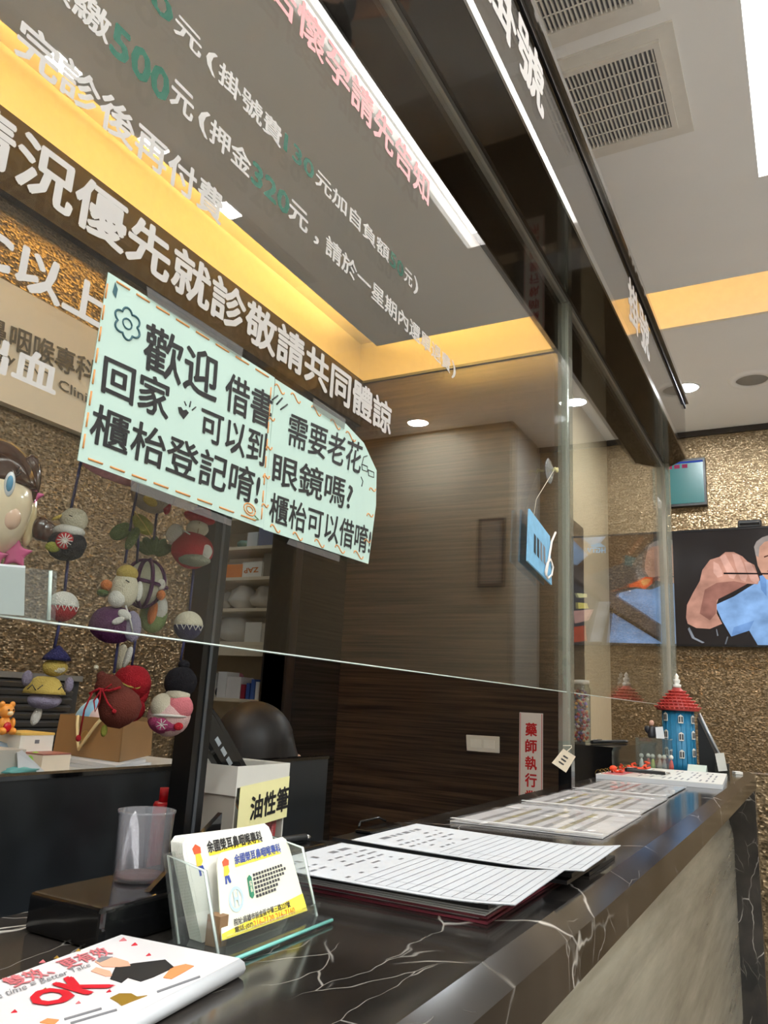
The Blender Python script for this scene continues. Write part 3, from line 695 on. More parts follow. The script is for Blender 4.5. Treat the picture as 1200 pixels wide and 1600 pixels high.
q = [onX(347, 1470, -.3135), onX(480, 1423, -.3135), onX(447, 1306, -.343), onX(338, 1334, -.343)]
card_print(card_q(q, 'ivory front card with yellow bottom band and address lines', CARDF), q, False)
MB().box(V(-.3275, .4005, TOPZ + .0033), V(-.3175, .408, TOPZ + .020)).build('brown_spacer', mat('kraft', (142, 110, 78), .7), ch)

# black tray with triangular gusset, medicine cup, red bottle
ty = thing('black_tray', 'gloss black box-shaped tray with a triangular side plate on the counter', 'tray', V(-.405, .42, TOPZ))
tm = MB(); X0, X1, Y0, Y1, Z0, Z1 = -.437, -.372, .360, .495, TOPZ, ZT + .0235
o = tm.box(V(X0, Y0, Z0), V(X1, Y1, Z1)).build('body', BLACKG, ty)
bv = o.modifiers.new('bevel', 'BEVEL'); bv.width = .003; bv.segments = 3
MB().plate([V(-.384, .405, Z1 + .0003), V(-.384, .470, Z1 + .0003), V(-.384, .470, Z1 + .042)], (1, 0, 0), .004).build('gusset', BLACKG, ty)
cupc = V(-.412, .428, Z1 + .0003)
cup = thing('medicine_cup', 'small cloudy clear plastic cup standing on the black tray', 'cup', cupc)
MB().lathe([(.0172, 0), (.0190, .0425), (.0196, .0425), (.0196, .0440), (.0183, .0440), (.0164, .0012), (.0, .0012)], cupc, 36).build('body', CUPM, cup)
MB().lathe([(.0120, .0016), (.0160, .0016), (.0160, .003), (.0, .003)], cupc, 24).build('residue', mat('cup_residue', (130, 92, 84), .4), cup)
rb = thing('red_bottle', 'small red capped bottle behind the medicine cup', 'bottle', V(-.568, onX(256, 1260, -.568).y, LZ0))
c = Vector(onX(256, 1260, -.568)); c.z = CZ + LZ0; bh_ = onX(256, 1231, -.568).z - c.z
MB().lathe([(.0105, 0), (.0105, bh_ - .016), (.009, bh_ - .013), (0, bh_ - .013)], c, 20).build('body', mat('red_plastic', (196, 22, 34), .3), rb)
MB().lathe([(.0055, bh_ - .0128), (.0055, bh_), (.0, bh_)], c, 16).build('cap', mat('red_plastic', (196, 22, 34), .3), rb)

# pen box with handheld devices and red markers
LZ = -.205
lg = thing('staff_ledge', 'dark narrow staff ledge between the counter and the charcoal panel', 'shelf', V(-.55, .3, -CZ))
MB().box(V(-.618, -.45, LZ - .02), V(-.478, 1.0, LZ - .0003)).build('board', BLACKM, lg)
for y in (-.4, .95): MB().box(V(-.60, y - .02, -CZ + .0005), V(-.50, y + .02, LZ - .0205)).build('bracket', BLACKM, lg)
bx = thing('pen_box', 'white plastic box with clear front and yellow label behind the cards', 'box', V(-.56, .71, LZ))
qx0, qx1, qy0, qy1, qz0, qz1 = -.600, -.525, .667, .756, LZ, -.073
WPL = mat('white_plastic', (218, 214, 204), .35)
MB().box(V(qx0, qy0, qz0), V(qx1, qy1, qz0 + .003)).build('bottom', WPL, bx)
MB().box(V(qx0, qy0, qz0 + .003), V(qx1, qy0 + .002, qz1)).build('side_wall', mat('frosted_side', (170, 164, 152), .4), bx)
MB().box(V(qx0, qy1 - .002, qz0 + .003), V(qx1, qy1, qz1)).build('side_wall', WPL, bx)
MB().box(V(qx0, qy0 + .002, qz0 + .003), V(qx0 + .002, qy1 - .002, qz1)).build('back_wall', WPL, bx)
MB().box(V(qx1 - .002, qy0 + .002, qz0 + .003), V(qx1, qy1 - .002, qz1)).build('front_wall', ACRYL, bx)
rim = MB(); rz = qz1 - .028
rim.box(V(qx0 - .002, qy0 - .002, rz), V(qx1 + .002, qy0 - .0001, qz1 + .001)); rim.box(V(qx0 - .002, qy1 + .0001, rz), V(qx1 + .002, qy1 + .002, qz1 + .001)); rim.box(V(qx0 - .002, qy0, rz), V(qx0 - .0001, qy1, qz1 + .001)); rim.box(V(qx1 + .0001, qy0, rz + .008), V(qx1 + .002, qy1, qz1 + .001))
rim.build('rim', WPL, bx)
lq = [V(qx1 + .0026, qy0 + .004, qz1 - .062), V(qx1 + .0026, qy1 + .0015, qz1 - .056), V(qx1 + .0026, qy1 + .0015, qz1 - .013), V(qx1 + .0026, qy0 + .004, qz1 - .019)]
lb = MB().plate(lq, (1, 0, 0), .0004).build('label', mat('label_yellow', (246, 238, 176), .5), bx)
text('writing', '油性筆', [quadmap(lq, u, v) + Vector((.0004, 0, 0)) for u, v in ((.22, .16), (1.0, .16), (1.0, .78), (.22, .72))], INK, lb, .03)
RP = mat('red_plastic', (196, 22, 34), .3)
for k, (y, dz, ly) in enumerate(((.728, .098, .736), (.743, .128, .747), (.712, .078, .718))):
    m = thing('red_marker', ('red marker leaning at the front corner of the pen box', 'tallest red marker in the pen box', 'short red marker low in the pen box')[k], 'marker', V(qx1 - .008, y, qz0 + .0032), 'red markers in the pen box')
    MB().tube([V(qx1 - .009, y, qz0 + .0036), V(qx1 - .008, ly, qz0 + dz * .62)], .0048, 12).build('barrel', RP, m)
    MB().tube([V(qx1 - .008, ly, qz0 + dz * .62 + .0005), V(qx1 - .0075, ly + .001, qz0 + dz)], .0053, 12).build('cap', mat('red_cap', (176, 14, 26), .25), m)
def device(base, tip, wdt, thk, label):
    base, tip = Vector(base), Vector(tip); ax = (tip - base).normalized(); nr = (Vector((0, 0, CZ)) - base).normalized() + Vector((.5, .5, .1))
    nr = (nr - ax * nr.dot(ax)).normalized(); side = nr.cross(ax).normalized()
    t = thing('handheld_scanner', label, 'scanner', base, 'black handheld scanners')
    L = (tip - base).length
    def P(a, s, n): return base + ax * (a * L) + side * (s * wdt) + nr * (n * thk)
    body = MB(); prof = [(0, .42), (.25, .45), (.6, .5), (.85, .5), (.95, .42), (1, .25)]
    rings = []
    for a, s in prof:
        rings.append([P(a, s, -.3), P(a, s * .8, -.5), P(a, -s * .8, -.5), P(a, -s, -.3), P(a, -s, .3), P(a, -s * .8, .5), P(a, s * .8, .5), P(a, s, .3)])
    vs = [p for r_ in rings for p in r_]; n = 8
    fs = [(i * n + j, i * n + (j + 1) % n, (i + 1) * n + (j + 1) % n, (i + 1) * n + j) for i in range(len(prof) - 1) for j in range(n)] + [tuple(range(n)), tuple((len(prof) - 1) * n + j for j in range(n))]
    body.add(vs, fs).build('body', BLACKG, t)
    OR = mat('orange_button', (240, 128, 30), .35)
    rot = Matrix((side, ax, nr)).transposed()
    for a in (.30, .17):
        MB().lathe([(.0045, 0), (.0045, .0016), (.0, .002)], P(a, .08, .5), 16, rot=rot).build('button', OR, t)
    MB().plate([P(.02, .5, -.2), P(.98, .3, -.2), P(.98, .33, -.05), P(.02, .53, -.05)], side, .0006).build('orange_seam', OR, t)
    for k in range(3): MB().plate([P(.46 + .10 * k, .14, .502), P(.53 + .10 * k, .14, .502), P(.53 + .10 * k, -.06, .502), P(.46 + .10 * k, -.06, .502)], nr, .0002).build('small_mark', mat('device_print', (150, 156, 160), .5), t)
device(onX(392, 1262, -.560), onX(306, 1108, -.572), .026, .016, 'black handheld scanner with orange buttons in the white pen box')
device(onX(395, 1240, -.578), onX(318, 1108, -.592), .020, .012, 'second black scanner standing behind the first in the pen box')

# folder, papers, clipboards
mf = thing('folder', 'maroon leather-look folder at the bottom of the clipboard pile', 'folder', V(-.33, .67, TOPZ))
MAR = mat('maroon_leather', (120, 44, 58), .42, bump=.3, bs=500)
def rquad(x0, x1, y0, y1, rz=0., z=0.):
    c = Vector(((x0 + x1) / 2, (y0 + y1) / 2, z + CZ)); m = Matrix.Rotation(rz, 3, 'Z')
    return [c + m @ Vector((sx * (x1 - x0) / 2, sy * (y1 - y0) / 2, 0)) for sx, sy in ((-1, -1), (1, -1), (1, 1), (-1, 1))]
MB().plate(rquad(-.435, -.214, .566, .782, .01, TOPZ), (0, 0, 1), .0018).build('back_cover', MAR, mf)
MB().plate(rquad(-.433, -.222, .570, .778, .01, TOPZ + .0019), (0, 0, 1), .0016).build('inner_sheets', PAPER, mf)
MB().plate(rquad(-.435, -.214, .566, .782, .01, TOPZ + .0036), (0, 0, 1), .0018).build('front_cover', MAR, mf)
for k in range(4):
    tag(MB().plate(rquad(-.43, -.215 + k * .0012, .565 + k * .001, .71, .012 + k * .006, TOPZ + .0056 + k * .0012), (0, 0, 1), .0011).build('paper_sheets', PAPER), 'loose white sheets between the maroon folder and the clipboard', 'paper', 'white sheets on the folder')
CLIPB = mat('clipboard_black', (18, 18, 19), .35)
def clipboard(x0, x1, y0, y1, rz, z, label, clip=True):
    t = thing('clipboard', label, 'clipboard', V((x0 + x1) / 2, (y0 + y1) / 2, z), 'black clipboards on the counter')
    MB().plate(rquad(x0, x1, y0, y1, rz, z), (0, 0, 1), .0032).build('board', CLIPB, t)
    if not clip: return t
    ym = (y0 + y1) / 2
    o = MB().box(V(x0 + .004, ym - .035, z + .0034), V(x0 + .024, ym + .035, z + .0075)).build('clip', mat('clip_black', (16, 16, 17), .25, metal=.4), t)
    b_ = o.modifiers.new('bevel', 'BEVEL'); b_.width = .0018; b_.segments = 2
    MB().tube([V(x0 + .006, ym - .03, z + .009), V(x0 + .002, ym - .02, z + .013), V(x0 + .002, ym + .02, z + .013), V(x0 + .006, ym + .03, z + .009)], .0012, 6).build('lever', mat('clip_black', (16, 16, 17), .25, metal=.4), t)
    return t
def form(x0, x1, y0, y1, rz, z, curl, label):
    c = Vector(((x0 + x1) / 2, (y0 + y1) / 2, z + CZ)); m = Matrix.Rotation(rz, 3, 'Z')
    def P(u, v, l=0.):
        zz = curl * max(0, u - .72) ** 2 * 12 * (.6 + .4 * v) - .002 * math.sin(math.pi * u) * .4
        return c + m @ Vector(((u - .5) * (x1 - x0), (v - .5) * (y1 - y0), 0)) + Vector((0, 0, zz + .0009 + l))
    b = MB(); nu, nv = 16, 4
    vs = [P(i / nu, j / nv) for i in range(nu + 1) for j in range(nv + 1)]
    k = nv + 1
    b.add(vs + [v - Vector((0, 0, .0006)) for v in vs], [(i * k + j, (i + 1) * k + j, (i + 1) * k + j + 1, i * k + j + 1) for i in range(nu) for j in range(nv)] + [(len(vs) + i * k + j + 1, len(vs) + (i + 1) * k + j + 1, len(vs) + (i + 1) * k + j, len(vs) + i * k + j) for i in range(nu) for j in range(nv)])
    o = b.build('form', PAPER, origin=P(.5, .5)); tag(o, label, 'paper', 'ruled forms on the clipboards')
    ln = MB()
    for i in range(15):
        u = .40 + i * .041; ln.add([P(u, .05, .0002), P(u + .004, .05, .0002), P(u + .004, .95, .0002), P(u, .95, .0002)], [(0, 1, 2, 3)])
    for v in (.05, .2, .95):
        for i in range(12):
            u0, u1 = .40 + i * .048, .40 + (i + 1) * .048; ln.add([P(u0, v, .0002), P(u1, v, .0002), P(u1, v + .004, .0002), P(u0, v + .004, .0002)], [(0, 1, 2, 3)])
    ln.build('ruled_lines', mat('rule_grey', (126, 128, 134), .6), o)
    tx = MB()
    for i, u in enumerate((.07, .15, .20, .25, .30, .35)):
        v = .08
        while v < .85:
            l = random.uniform(.03, .12)
            if random.random() < .6: tx.add([P(u, v, .0002), P(u + (.03 if i == 0 else .014), v, .0002), P(u + (.03 if i == 0 else .014), v + l, .0002), P(u, v + l, .0002)], [(0, 1, 2, 3)])
            v += l + .04
    tx.build('printed_text', mat('print_grey', (120, 120, 124), .5), o)
    return o
clipboard(-.432, -.212, .560, .696, .02, TOPZ + .0108, 'black clipboard under the nearer ruled form')
form(-.4065, -.190, .553, .690, .02, TOPZ + .0146, .006, 'white ruled form on the nearer clipboard above the maroon folder')
for k in range(2):
    clipboard(-.430, -.194 + .004 * k, .706, .850, .0, TOPZ + .0062 * k + .0062, ('lower black clipboard of the farther pair', 'upper black clipboard of the farther pair under a form')[k], k == 1)
clipboard(-.430, -.196, .79, .90, .0, TOPZ, 'black clipboard lying flat under the farther pair', False)
form(-.4045, -.178, .700, .846, .0, TOPZ + .0162, .006, 'white ruled form on the farther clipboards beside the plastic sleeves')
# black binder clip pen lying on the nearer form edge
pn = thing('pen', 'short black pen lying at the left end of the nearer form', 'pen', V(-.425, .60, TOPZ + .017))
MB().tube([V(-.437, .585, TOPZ + .0225), V(-.425, .65, TOPZ + .0225)], .0035, 10).build('barrel', BLACKM, pn)
MB().tube([V(-.425, .65, TOPZ + .0225), V(-.4235, .658, TOPZ + .0223)], [.0032, .001], 10).build('tip', STEEL, pn)

# plastic sleeves
for k, (y0, y1) in enumerate(((1.005, 1.30), (1.285, 1.60), (1.585, 1.91))):
    z = TOPZ + .0006 * k + .0002
    nm = ('nearest clear plastic sleeve with a faded sheet flat on the counter', 'middle clear plastic sleeve with yellow lines flat on the counter', 'farthest clear plastic sleeve with red print beside the notepad')[k]
    t = thing('plastic_sleeve', nm, 'sleeve', V(-.335, (y0 + y1) / 2, z), 'clear plastic sleeves')
    q = [V(-.432 + .004 * k, y0, z), V(-.238 - .008 * k, y0 + .02, z), V(-.242 - .008 * k, y1, z), V(-.428, y1 - .03, z)]
    MB().plate(q, (0, 0, 1), .0012).build('sheet', PAPER if False else mat('faded_sheet', (226, 224, 222), .5), t)
    b = MB(); nu, nv = 14, 14
    vs = []
    for i in range(nu + 1):
        for j in range(nv + 1):
            p = quadmap(q, -.02 + 1.04 * i / nu, -.02 + 1.04 * j / nv); vs.append(p + Vector((0, 0, .0022 + .0022 * noise.noise(Vector((i * .45, j * .6, k * 5.))))))
    b.add(vs, [(i * 15 + j, (i + 1) * 15 + j, (i + 1) * 15 + j + 1, i * 15 + j + 1) for i in range(nu) for j in range(nv)], True); b.build('clear_film', SLEEVE, t)
    for i in range(7):
        u = .12 + i * .11
        c_ = (mat('faded_olive', (150, 140, 92), .5), mat('faded_grey', (150, 148, 146), .5), mat('faded_red', (186, 112, 104), .5))[(0 if i % 2 else 1) if k < 2 else (2 if i in (2, 3) else 1)]
        on_quad(q, [(u, .12), (u + .045, .12), (u + .045, .85), (u, .85)], c_, 'printed_line', t, .0001, .0013)
    on_quad(q, [(0, 0), (1, 0), (1, .03), (0, .03)], mat('sleeve_seam', (214, 212, 210), .4), 'seam', t, .0003, .0045)

# notepad with spiral, pens and orange tassel
npd = thing('notepad', 'spiral bound white notepad with printed table at the far end of counter', 'notepad', V(-.32, 2.15, TOPZ))
q = [V(-.462, 1.935, TOPZ), V(-.188, 1.955, TOPZ), V(-.215, 2.36, TOPZ), V(-.45, 2.33, TOPZ)]
MB().plate(q, (0, 0, 1), .010).build('pages', PAPER, npd)
q2 = [p + Vector((0, 0, .0102)) for p in q]
MB().plate(q2, (0, 0, 1), .0006).build('top_sheet', mat('card_white', (242, 240, 232), .4), npd)
on_quad(q2, [(.02, .05), (.2, .05), (.2, .8), (.02, .8)], mat('print_pink', (206, 110, 116), .5), 'printed_block', npd, .0001, .0008)
for i in range(14):
    u = .26 + i * .05
    for v, l in ((.1, .14), (.32, .1), (.5, .18), (.75, .1)):
        if random.random() < .75: on_quad(q2, [(u, v), (u + .016, v), (u + .016, v + l), (u, v + l)], mat('print_grey', (120, 120, 124), .5), 'printed_text', npd, .0001, .0008)
for i in range(12):
    c = quadmap(q, 0, (i + .5) / 12) + Vector((.002, 0, .0105))
    MB().tube([c + Vector((.008 * math.cos(a), 0, .009 * math.sin(a))) for a in [2 * math.pi * j / 12 for j in range(12)]], .0009, 5, closed=True).build('spiral_ring', mat('brass_wire', (170, 140, 84), .25, metal=1), npd)
def pen(a, b, r, label, body, tip, group='pens'):
    a, b = Vector(a), Vector(b); t = thing('pen', label, 'pen', a, group); d = b - a
    MB().tube([a, a + d * .86], r, 12).build('barrel', body, t)
    MB().tube([a + d * .861, a + d * .93, b], [r, r * .8, r * .2], 12).build('tip', tip, t)
    MB().tube([a + d * .02 + Vector((0, 0, r * 1.2)), a + d * .25 + Vector((0, 0, r * 1.3))], r * .25, 6).build('pocket_clip', tip, t)
    return t
pen(V(-.40, 1.97, TOPZ + .0235), V(-.315, 2.07, TOPZ + .0165), .0045, 'black pen with orange clip lying on the spiral notepad', BLACKM, STEEL)
# orange cord tassel
tsl = thing('tassel', 'bright orange knotted cord tassel lying on the spiral notepad', 'tassel', V(-.42, 2.1, TOPZ + .012))
OC = mat('orange_cord', (226, 78, 40), .7)
for k in range(9):
    pts = []; p = V(-.44 + random.uniform(0, .05), 2.02 + random.uniform(0, .16), TOPZ + .0165)
    for j in range(9):
        pts.append(p.copy()); p += Vector((random.uniform(-.012, .014), random.uniform(-.02, .03), random.uniform(-.003, .005))); p.z = min(max(p.z, CZ + TOPZ + .0145), CZ + TOPZ + .036)
        p.x = min(max(p.x, -.438), -.36); p.y = min(max(p.y, 1.98), 2.3)
    MB().tube(pts, .0026, 6).build('cord', OC, tsl)
MB().ell(V(-.44, 2.02, TOPZ + .021), (.009, .012, .007)).build('knot', OC, tsl)

# ================================================================== FAR END OF THE COUNTER
cb = thing('side_cabinet', 'gloss black cabinet behind the far part of the marble counter', 'cabinet', V(-.55, 2.4, -CZ))
MB().box(V(-.60, 2.20, -CZ + .001), V(-.482, 2.88, -.093)).build('body', BLACKG, cb)
MB().box(V(-.604, 2.196, -.0928), V(-.479, 2.884, -.085)).build('top', BLACKG, cb)
pen(V(-.56, 2.30, -.0795), V(-.515, 2.60, -.0795), .0052, 'black pen with silver tip lying on the gloss black cabinet', BLACKM, STEEL)
tg = thing('paper_tag', 'cream paper tag with small print hanging from a string by the post', 'tag', onX(880, 1190, -.418))
q = [onX(x, y, -.418) for x, y in ((862, 1192), (884, 1207), (899, 1182), (880, 1170))]
MB().plate(q, (1, -.3, 0), .0008).build('card', mat('cream_card', (214, 200, 176), .6), tg)
for k in range(3): on_quad(q, [(.25, .22 + k * .2), (.6, .22 + k * .2), (.6, .30 + k * .2), (.25, .30 + k * .2)], DK, 'printed_text', tg, .0002, .0012)
MB().tube([onX(886, 1174, -.4165), onX(893, 1168, -.4165), onX(893, 1165, -.4235), onX(880, 1165, -.4235)], .0008, 5).build('string', mat('thread', (200, 190, 170), .8), tg)
# toy tower
tc_ = V(-.362, 2.56, TOPZ)
tw = thing('toy_tower', 'blue round toy tower with red tiled cone roof at counter end', 'toy', tc_)
BLUE = mat('toy_blue', (34, 122, 164), .45, vs=90, var=.2)
tr_ = .046
MB().lathe([(tr_ + .002, 0), (tr_ + .001, .02), (tr_ - .002, .178), (0, .178)], tc_, 28).build('wall', BLUE, tw)
for k in range(20):
    a = 2 * math.pi * k / 20; d = Vector((math.cos(a), math.sin(a), 0))
    MB().tube([tc_ + d * (tr_ + .0018) + Vector((0, 0, .004)), tc_ + d * (tr_ - .0012) + Vector((0, 0, .176))], .0012, 5).build('wall_batten', BLUE, tw)
MB().lathe([(tr_ + .014, .170), (tr_ + .016, .176), (.030, .214), (.010, .240), (0, .242)], tc_, 28).build('roof', mat('toy_red', (176, 62, 58), .5), tw)
tile = MB().box(tc_ + Vector((-.0045, -.001, -.006)), tc_ + Vector((.0045, .0015, .006))).build('roof_tile', mat('toy_red_tile', (196, 74, 66), .45, vs=200, var=.2), tw)
tile0 = True
for row in range(6):
    f = row / 6; rr = (tr_ + .0165) * (1 - f) + .014 * f; zz = .178 + .056 * f; n = max(10, int(30 * (1 - f * .6)))
    for k in range(n):
        a = 2 * math.pi * (k + .5 * (row % 2)) / n
        o = tile if tile0 else tile.copy()
        if not tile0: COL.objects.link(o)
        tile0 = False
        o.parent = tw; o.location = Vector((math.cos(a) * rr, math.sin(a) * rr, zz)); o.rotation_euler = (R(-48), 0, a - R(90))
        ORG[o.name] = tc_
WT = mat('toy_white', (226, 224, 216), .5)
vd = (Vector((0, 0, CZ)) - tc_); va = math.atan2(vd.y, vd.x)
for a, zs in ((va + .15, (.045, .095, .145)), (va + 1.0, (.05, .10, .145)), (va - .8, (.05, .10, .15))):
    for z in zs:
        d = Vector((math.cos(a), math.sin(a), 0)); s = Vector((-d.y, d.x, 0)); c = tc_ + d * (tr_ + .0015) + Vector((0, 0, z))
        wv = MB().plate([c - s * .007 - Vector((0, 0, .011)), c + s * .007 - Vector((0, 0, .011)), c + s * .007 + Vector((0, 0, .009)), c + Vector((0, 0, .014)), c - s * .007 + Vector((0, 0, .009))], d, .0025).build('window', WT, tw)
        for sx in (-1, 1): MB().plate([c + s * (sx * .0034 - .0023) + Vector((0, 0, -.008)), c + s * (sx * .0034 + .0023) + Vector((0, 0, -.008)), c + s * (sx * .0034 + .0023) + Vector((0, 0, .008)), c + s * (sx * .0034 - .0023) + Vector((0, 0, .008))], d, .0029).build('window_pane', mat('toy_dark', (40, 46, 56), .3), wv)
# finial
MB().lathe([(.012, .238), (.013, .247), (.007, .250), (.010, .256), (.010, .262), (.005, .266), (.007, .272), (0, .282)], tc_, 16).build('finial', WT, tw)
# acrylic box of tiny figures
ab = thing('acrylic_box', 'small clear acrylic box of tiny figurines in front of the toy tower', 'box', V(-.407, 2.40, TOPZ))
ax0, ax1, ay0, ay1, az = -.452, -.362, 2.365, 2.435, ZT + .088
for nm, a, b in (('base', (ax0, ay0, TOPZ), (ax1, ay1, TOPZ + .003)), ('side_panel', (ax0, ay0, TOPZ + .003), (ax0 + .002, ay1, az)), ('side_panel', (ax1 - .002, ay0, TOPZ + .003), (ax1, ay1, az)), ('front_panel', (ax0 + .002, ay0, TOPZ + .003), (ax1 - .002, ay0 + .002, az)), ('back_panel', (ax0 + .002, ay1 - .002, TOPZ + .003), (ax1 - .002, ay1, az)), ('lid', (ax0 - .001, ay0 - .001, az), (ax1 + .001, ay1 + .001, az + .002))):
    MB().box(V(*a), V(*b)).build(nm, ACRYL, ab)
figc = [(226, 224, 220), (206, 120, 120), (180, 196, 120), (210, 206, 200), (150, 150, 156), (200, 90, 80)]
for k in range(6):
    p = V(-.440 + .0155 * k, 2.385 + .02 * (k % 2), TOPZ + .0033); cm = mat('figure_%d' % k, figc[k], .4)
    t = thing('figurine', ('tiny white figurine at the left in the acrylic box', 'tiny red figurine second in the acrylic box', 'tiny green figurine in the acrylic box', 'tiny pale figurine amid the acrylic box', 'tiny grey figurine in the acrylic box', 'tiny red figurine at the right in the acrylic box')[k], 'figurine', p, 'tiny figurines in the acrylic box')
    MB().lathe([(.006, 0), (.0065, .012), (.004, .026), (.0025, .029), (0, .030)], p, 14).build('body', cm, t)
    MB().ell(p + Vector((0, 0, .036)), (.0062, .0062, .0068), 14, 8).build('head', WT, t)
t = thing('figurine', 'small dark winged figurine standing on the acrylic box lid', 'figurine', V(-.412, 2.40, az + .0021))
p = V(-.412, 2.40, az + .0023)
MB().lathe([(.010, 0), (.012, .008), (.007, .028), (.003, .033), (0, .034)], p, 16).build('body', mat('figure_dark', (44, 44, 50), .4), t)
MB().ell(p + Vector((0, 0, .041)), (.007, .007, .008), 14, 8).build('head', mat('figure_skin', (206, 160, 140), .5), t)
for sx in (-1, 1): MB().ell(p + Vector((sx * .011, 0, .022)), (.009, .003, .012), 12, 8, rot=Matrix.Rotation(sx * .5, 3, 'Y')).build('wing', mat('figure_dark', (44, 44, 50), .4), t)
tag(MB().plate([V(-.395, 2.372, az + .0022), V(-.375, 2.385, az + .0022), V(-.38, 2.39, az + .035), V(-.398, 2.378, az + .032)], (-.3, -1, 0), .0008).build('small_card', PAPER), 'small blank white card propped on the acrylic box', 'card')
# sloping pen stand with silver stylus and folded card
ps = thing('pen_stand', 'black wedge pen stand with silver stylus right of the toy tower', 'stand', V(-.27, 2.62, TOPZ))
MB().plate([V(-.312, 2.60, TOPZ), V(-.235, 2.60, TOPZ), V(-.235, 2.60, TOPZ + .018), V(-.262, 2.60, TOPZ + .04), V(-.312, 2.60, TOPZ + .155)], (0, 1, 0), .05).build('wedge', BLACKM, ps)
MB().tube([V(-.306, 2.592, TOPZ + .165), V(-.252, 2.592, TOPZ + .045)], .0045, 10).build('stylus', mat('silver_plastic', (186, 188, 190), .3, metal=.5), ps)
MB().box(V(-.266, 2.575, TOPZ), V(-.228, 2.595, TOPZ + .026)).build('cup', mat('smoke_plastic', (52, 50, 44), .25), ps)
tag(MB().obox(V(-.248, 2.568, TOPZ + .030), (.024, .006, .050), ry=-.15).build('eraser', WT), 'white eraser block standing by the black pen stand', 'eraser')
fc = thing('folded_card', 'pale folded tent card lying beside the toy tower', 'card', V(-.30, 2.46, TOPZ))
MB().plate([V(-.325, 2.43, TOPZ), V(-.275, 2.43, TOPZ), V(-.275, 2.455, TOPZ + .022), V(-.325, 2.455, TOPZ + .022)], (0, -1, 1), .0008).build('front_leaf', mat('pale_mint', (206, 218, 208), .6), fc)
MB().plate([V(-.325, 2.456, TOPZ + .022), V(-.275, 2.456, TOPZ + .022), V(-.275, 2.48, TOPZ), V(-.325, 2.48, TOPZ)], (0, 1, 1), .0008).build('back_leaf', mat('pale_mint', (206, 218, 208), .6), fc)
tag(MB().obox(V(-.205, 2.56, TOPZ + .004), (.02, .03, .007), .4).build('eraser', WT), 'small white eraser lying near the far corner of the counter', 'eraser')
# jar of wrapped sweets
jc = V(-.572, 2.232, -.0848)
jr = thing('sweet_jar', 'tall clear jar of colourful wrapped sweets by the joining post', 'jar', jc)
MB().lathe([(.024, 0), (.026, .004), (.026, .150), (.022, .158), (.022, .163), (.0205, .163), (.0245, .148), (.0245, .005), (0, .005)], jc, 26).build('glass', ACRYL, jr)
MB().lathe([(.0235, .1632), (.0235, .174), (0, .176)], jc, 24).build('lid', WPL, jr)
cols = [(206, 90, 50), (190, 60, 60), (226, 160, 90), (150, 110, 170), (220, 200, 190), (120, 60, 50)]
sw = [MB() for _ in cols]
for k in range(170):
    a, r_, z = random.uniform(0, 6.28), .021 * math.sqrt(random.random()), random.uniform(.008, .148)
    sw[k % 6].ell(jc + Vector((r_ * math.cos(a), r_ * math.sin(a), z)), (.0045, .0035, .004), 6, 4)
for k, b in enumerate(sw):
    o = b.build('sweets', mat('sweet_%d' % k, cols[k], .25), jr); o['kind'] = 'stuff'
# ================================================================== THINGS ON THE WALLS
sg = thing('wall_plaque', 'narrow white plaque with red characters on the dark wood wall', 'sign', V(-1.115, YB, -.4))
q = [V(-1.166, YB - .004, -.66), V(-1.058, YB - .004, -.66), V(-1.058, YB - .004, -.012), V(-1.166, YB - .004, -.012)]
MB().plate([p + Vector((0, .003, 0)) for p in q], (0, -1, 0), .003).build('plate', mat('plaque_white', (236, 230, 226), .4), sg)
RT = mat('plaque_red', (200, 34, 40), .4)
for a, b in (((-1.163, -.657), (-1.160, -.015)), ((-1.064, -.657), (-1.061, -.015))): MB().box(V(a[0], YB - .0052, a[1]), V(b[0], YB - .0042, b[1])).build('red_border', PINK, sg)
for i, c in enumerate('藥師執行業務處所'):
    z1 = -.055 - i * .0715; text('character', c, [V(-1.138, YB - .0044, z1 - .058), V(-1.084, YB - .0044, z1 - .058), V(-1.084, YB - .0044, z1), V(-1.138, YB - .0044, z1)], RT, sg, .03, .0004)
sw_ = thing('wall_switch', 'white rectangular switch plate on the dark wood wall', 'switch', V(-1.34, YB, -.19))
q = [onY(x, y, YB - .008) for x, y in ((729, 1173), (780, 1177), (780, 1151), (728, 1148))]
o = MB().plate([p + Vector((0, .0075, 0)) for p in q], (0, -1, 0), .0075).build('plate', WPL, sw_); b_ = o.modifiers.new('bevel', 'BEVEL'); b_.width = .002
on_quad(q, [(.14, .25), (.46, .25), (.46, .75), (.14, .75)], WT, 'rocker', sw_, .003, .0002); on_quad(q, [(.54, .25), (.86, .25), (.86, .75), (.54, .75)], WT, 'rocker', sw_, .003, .0002)

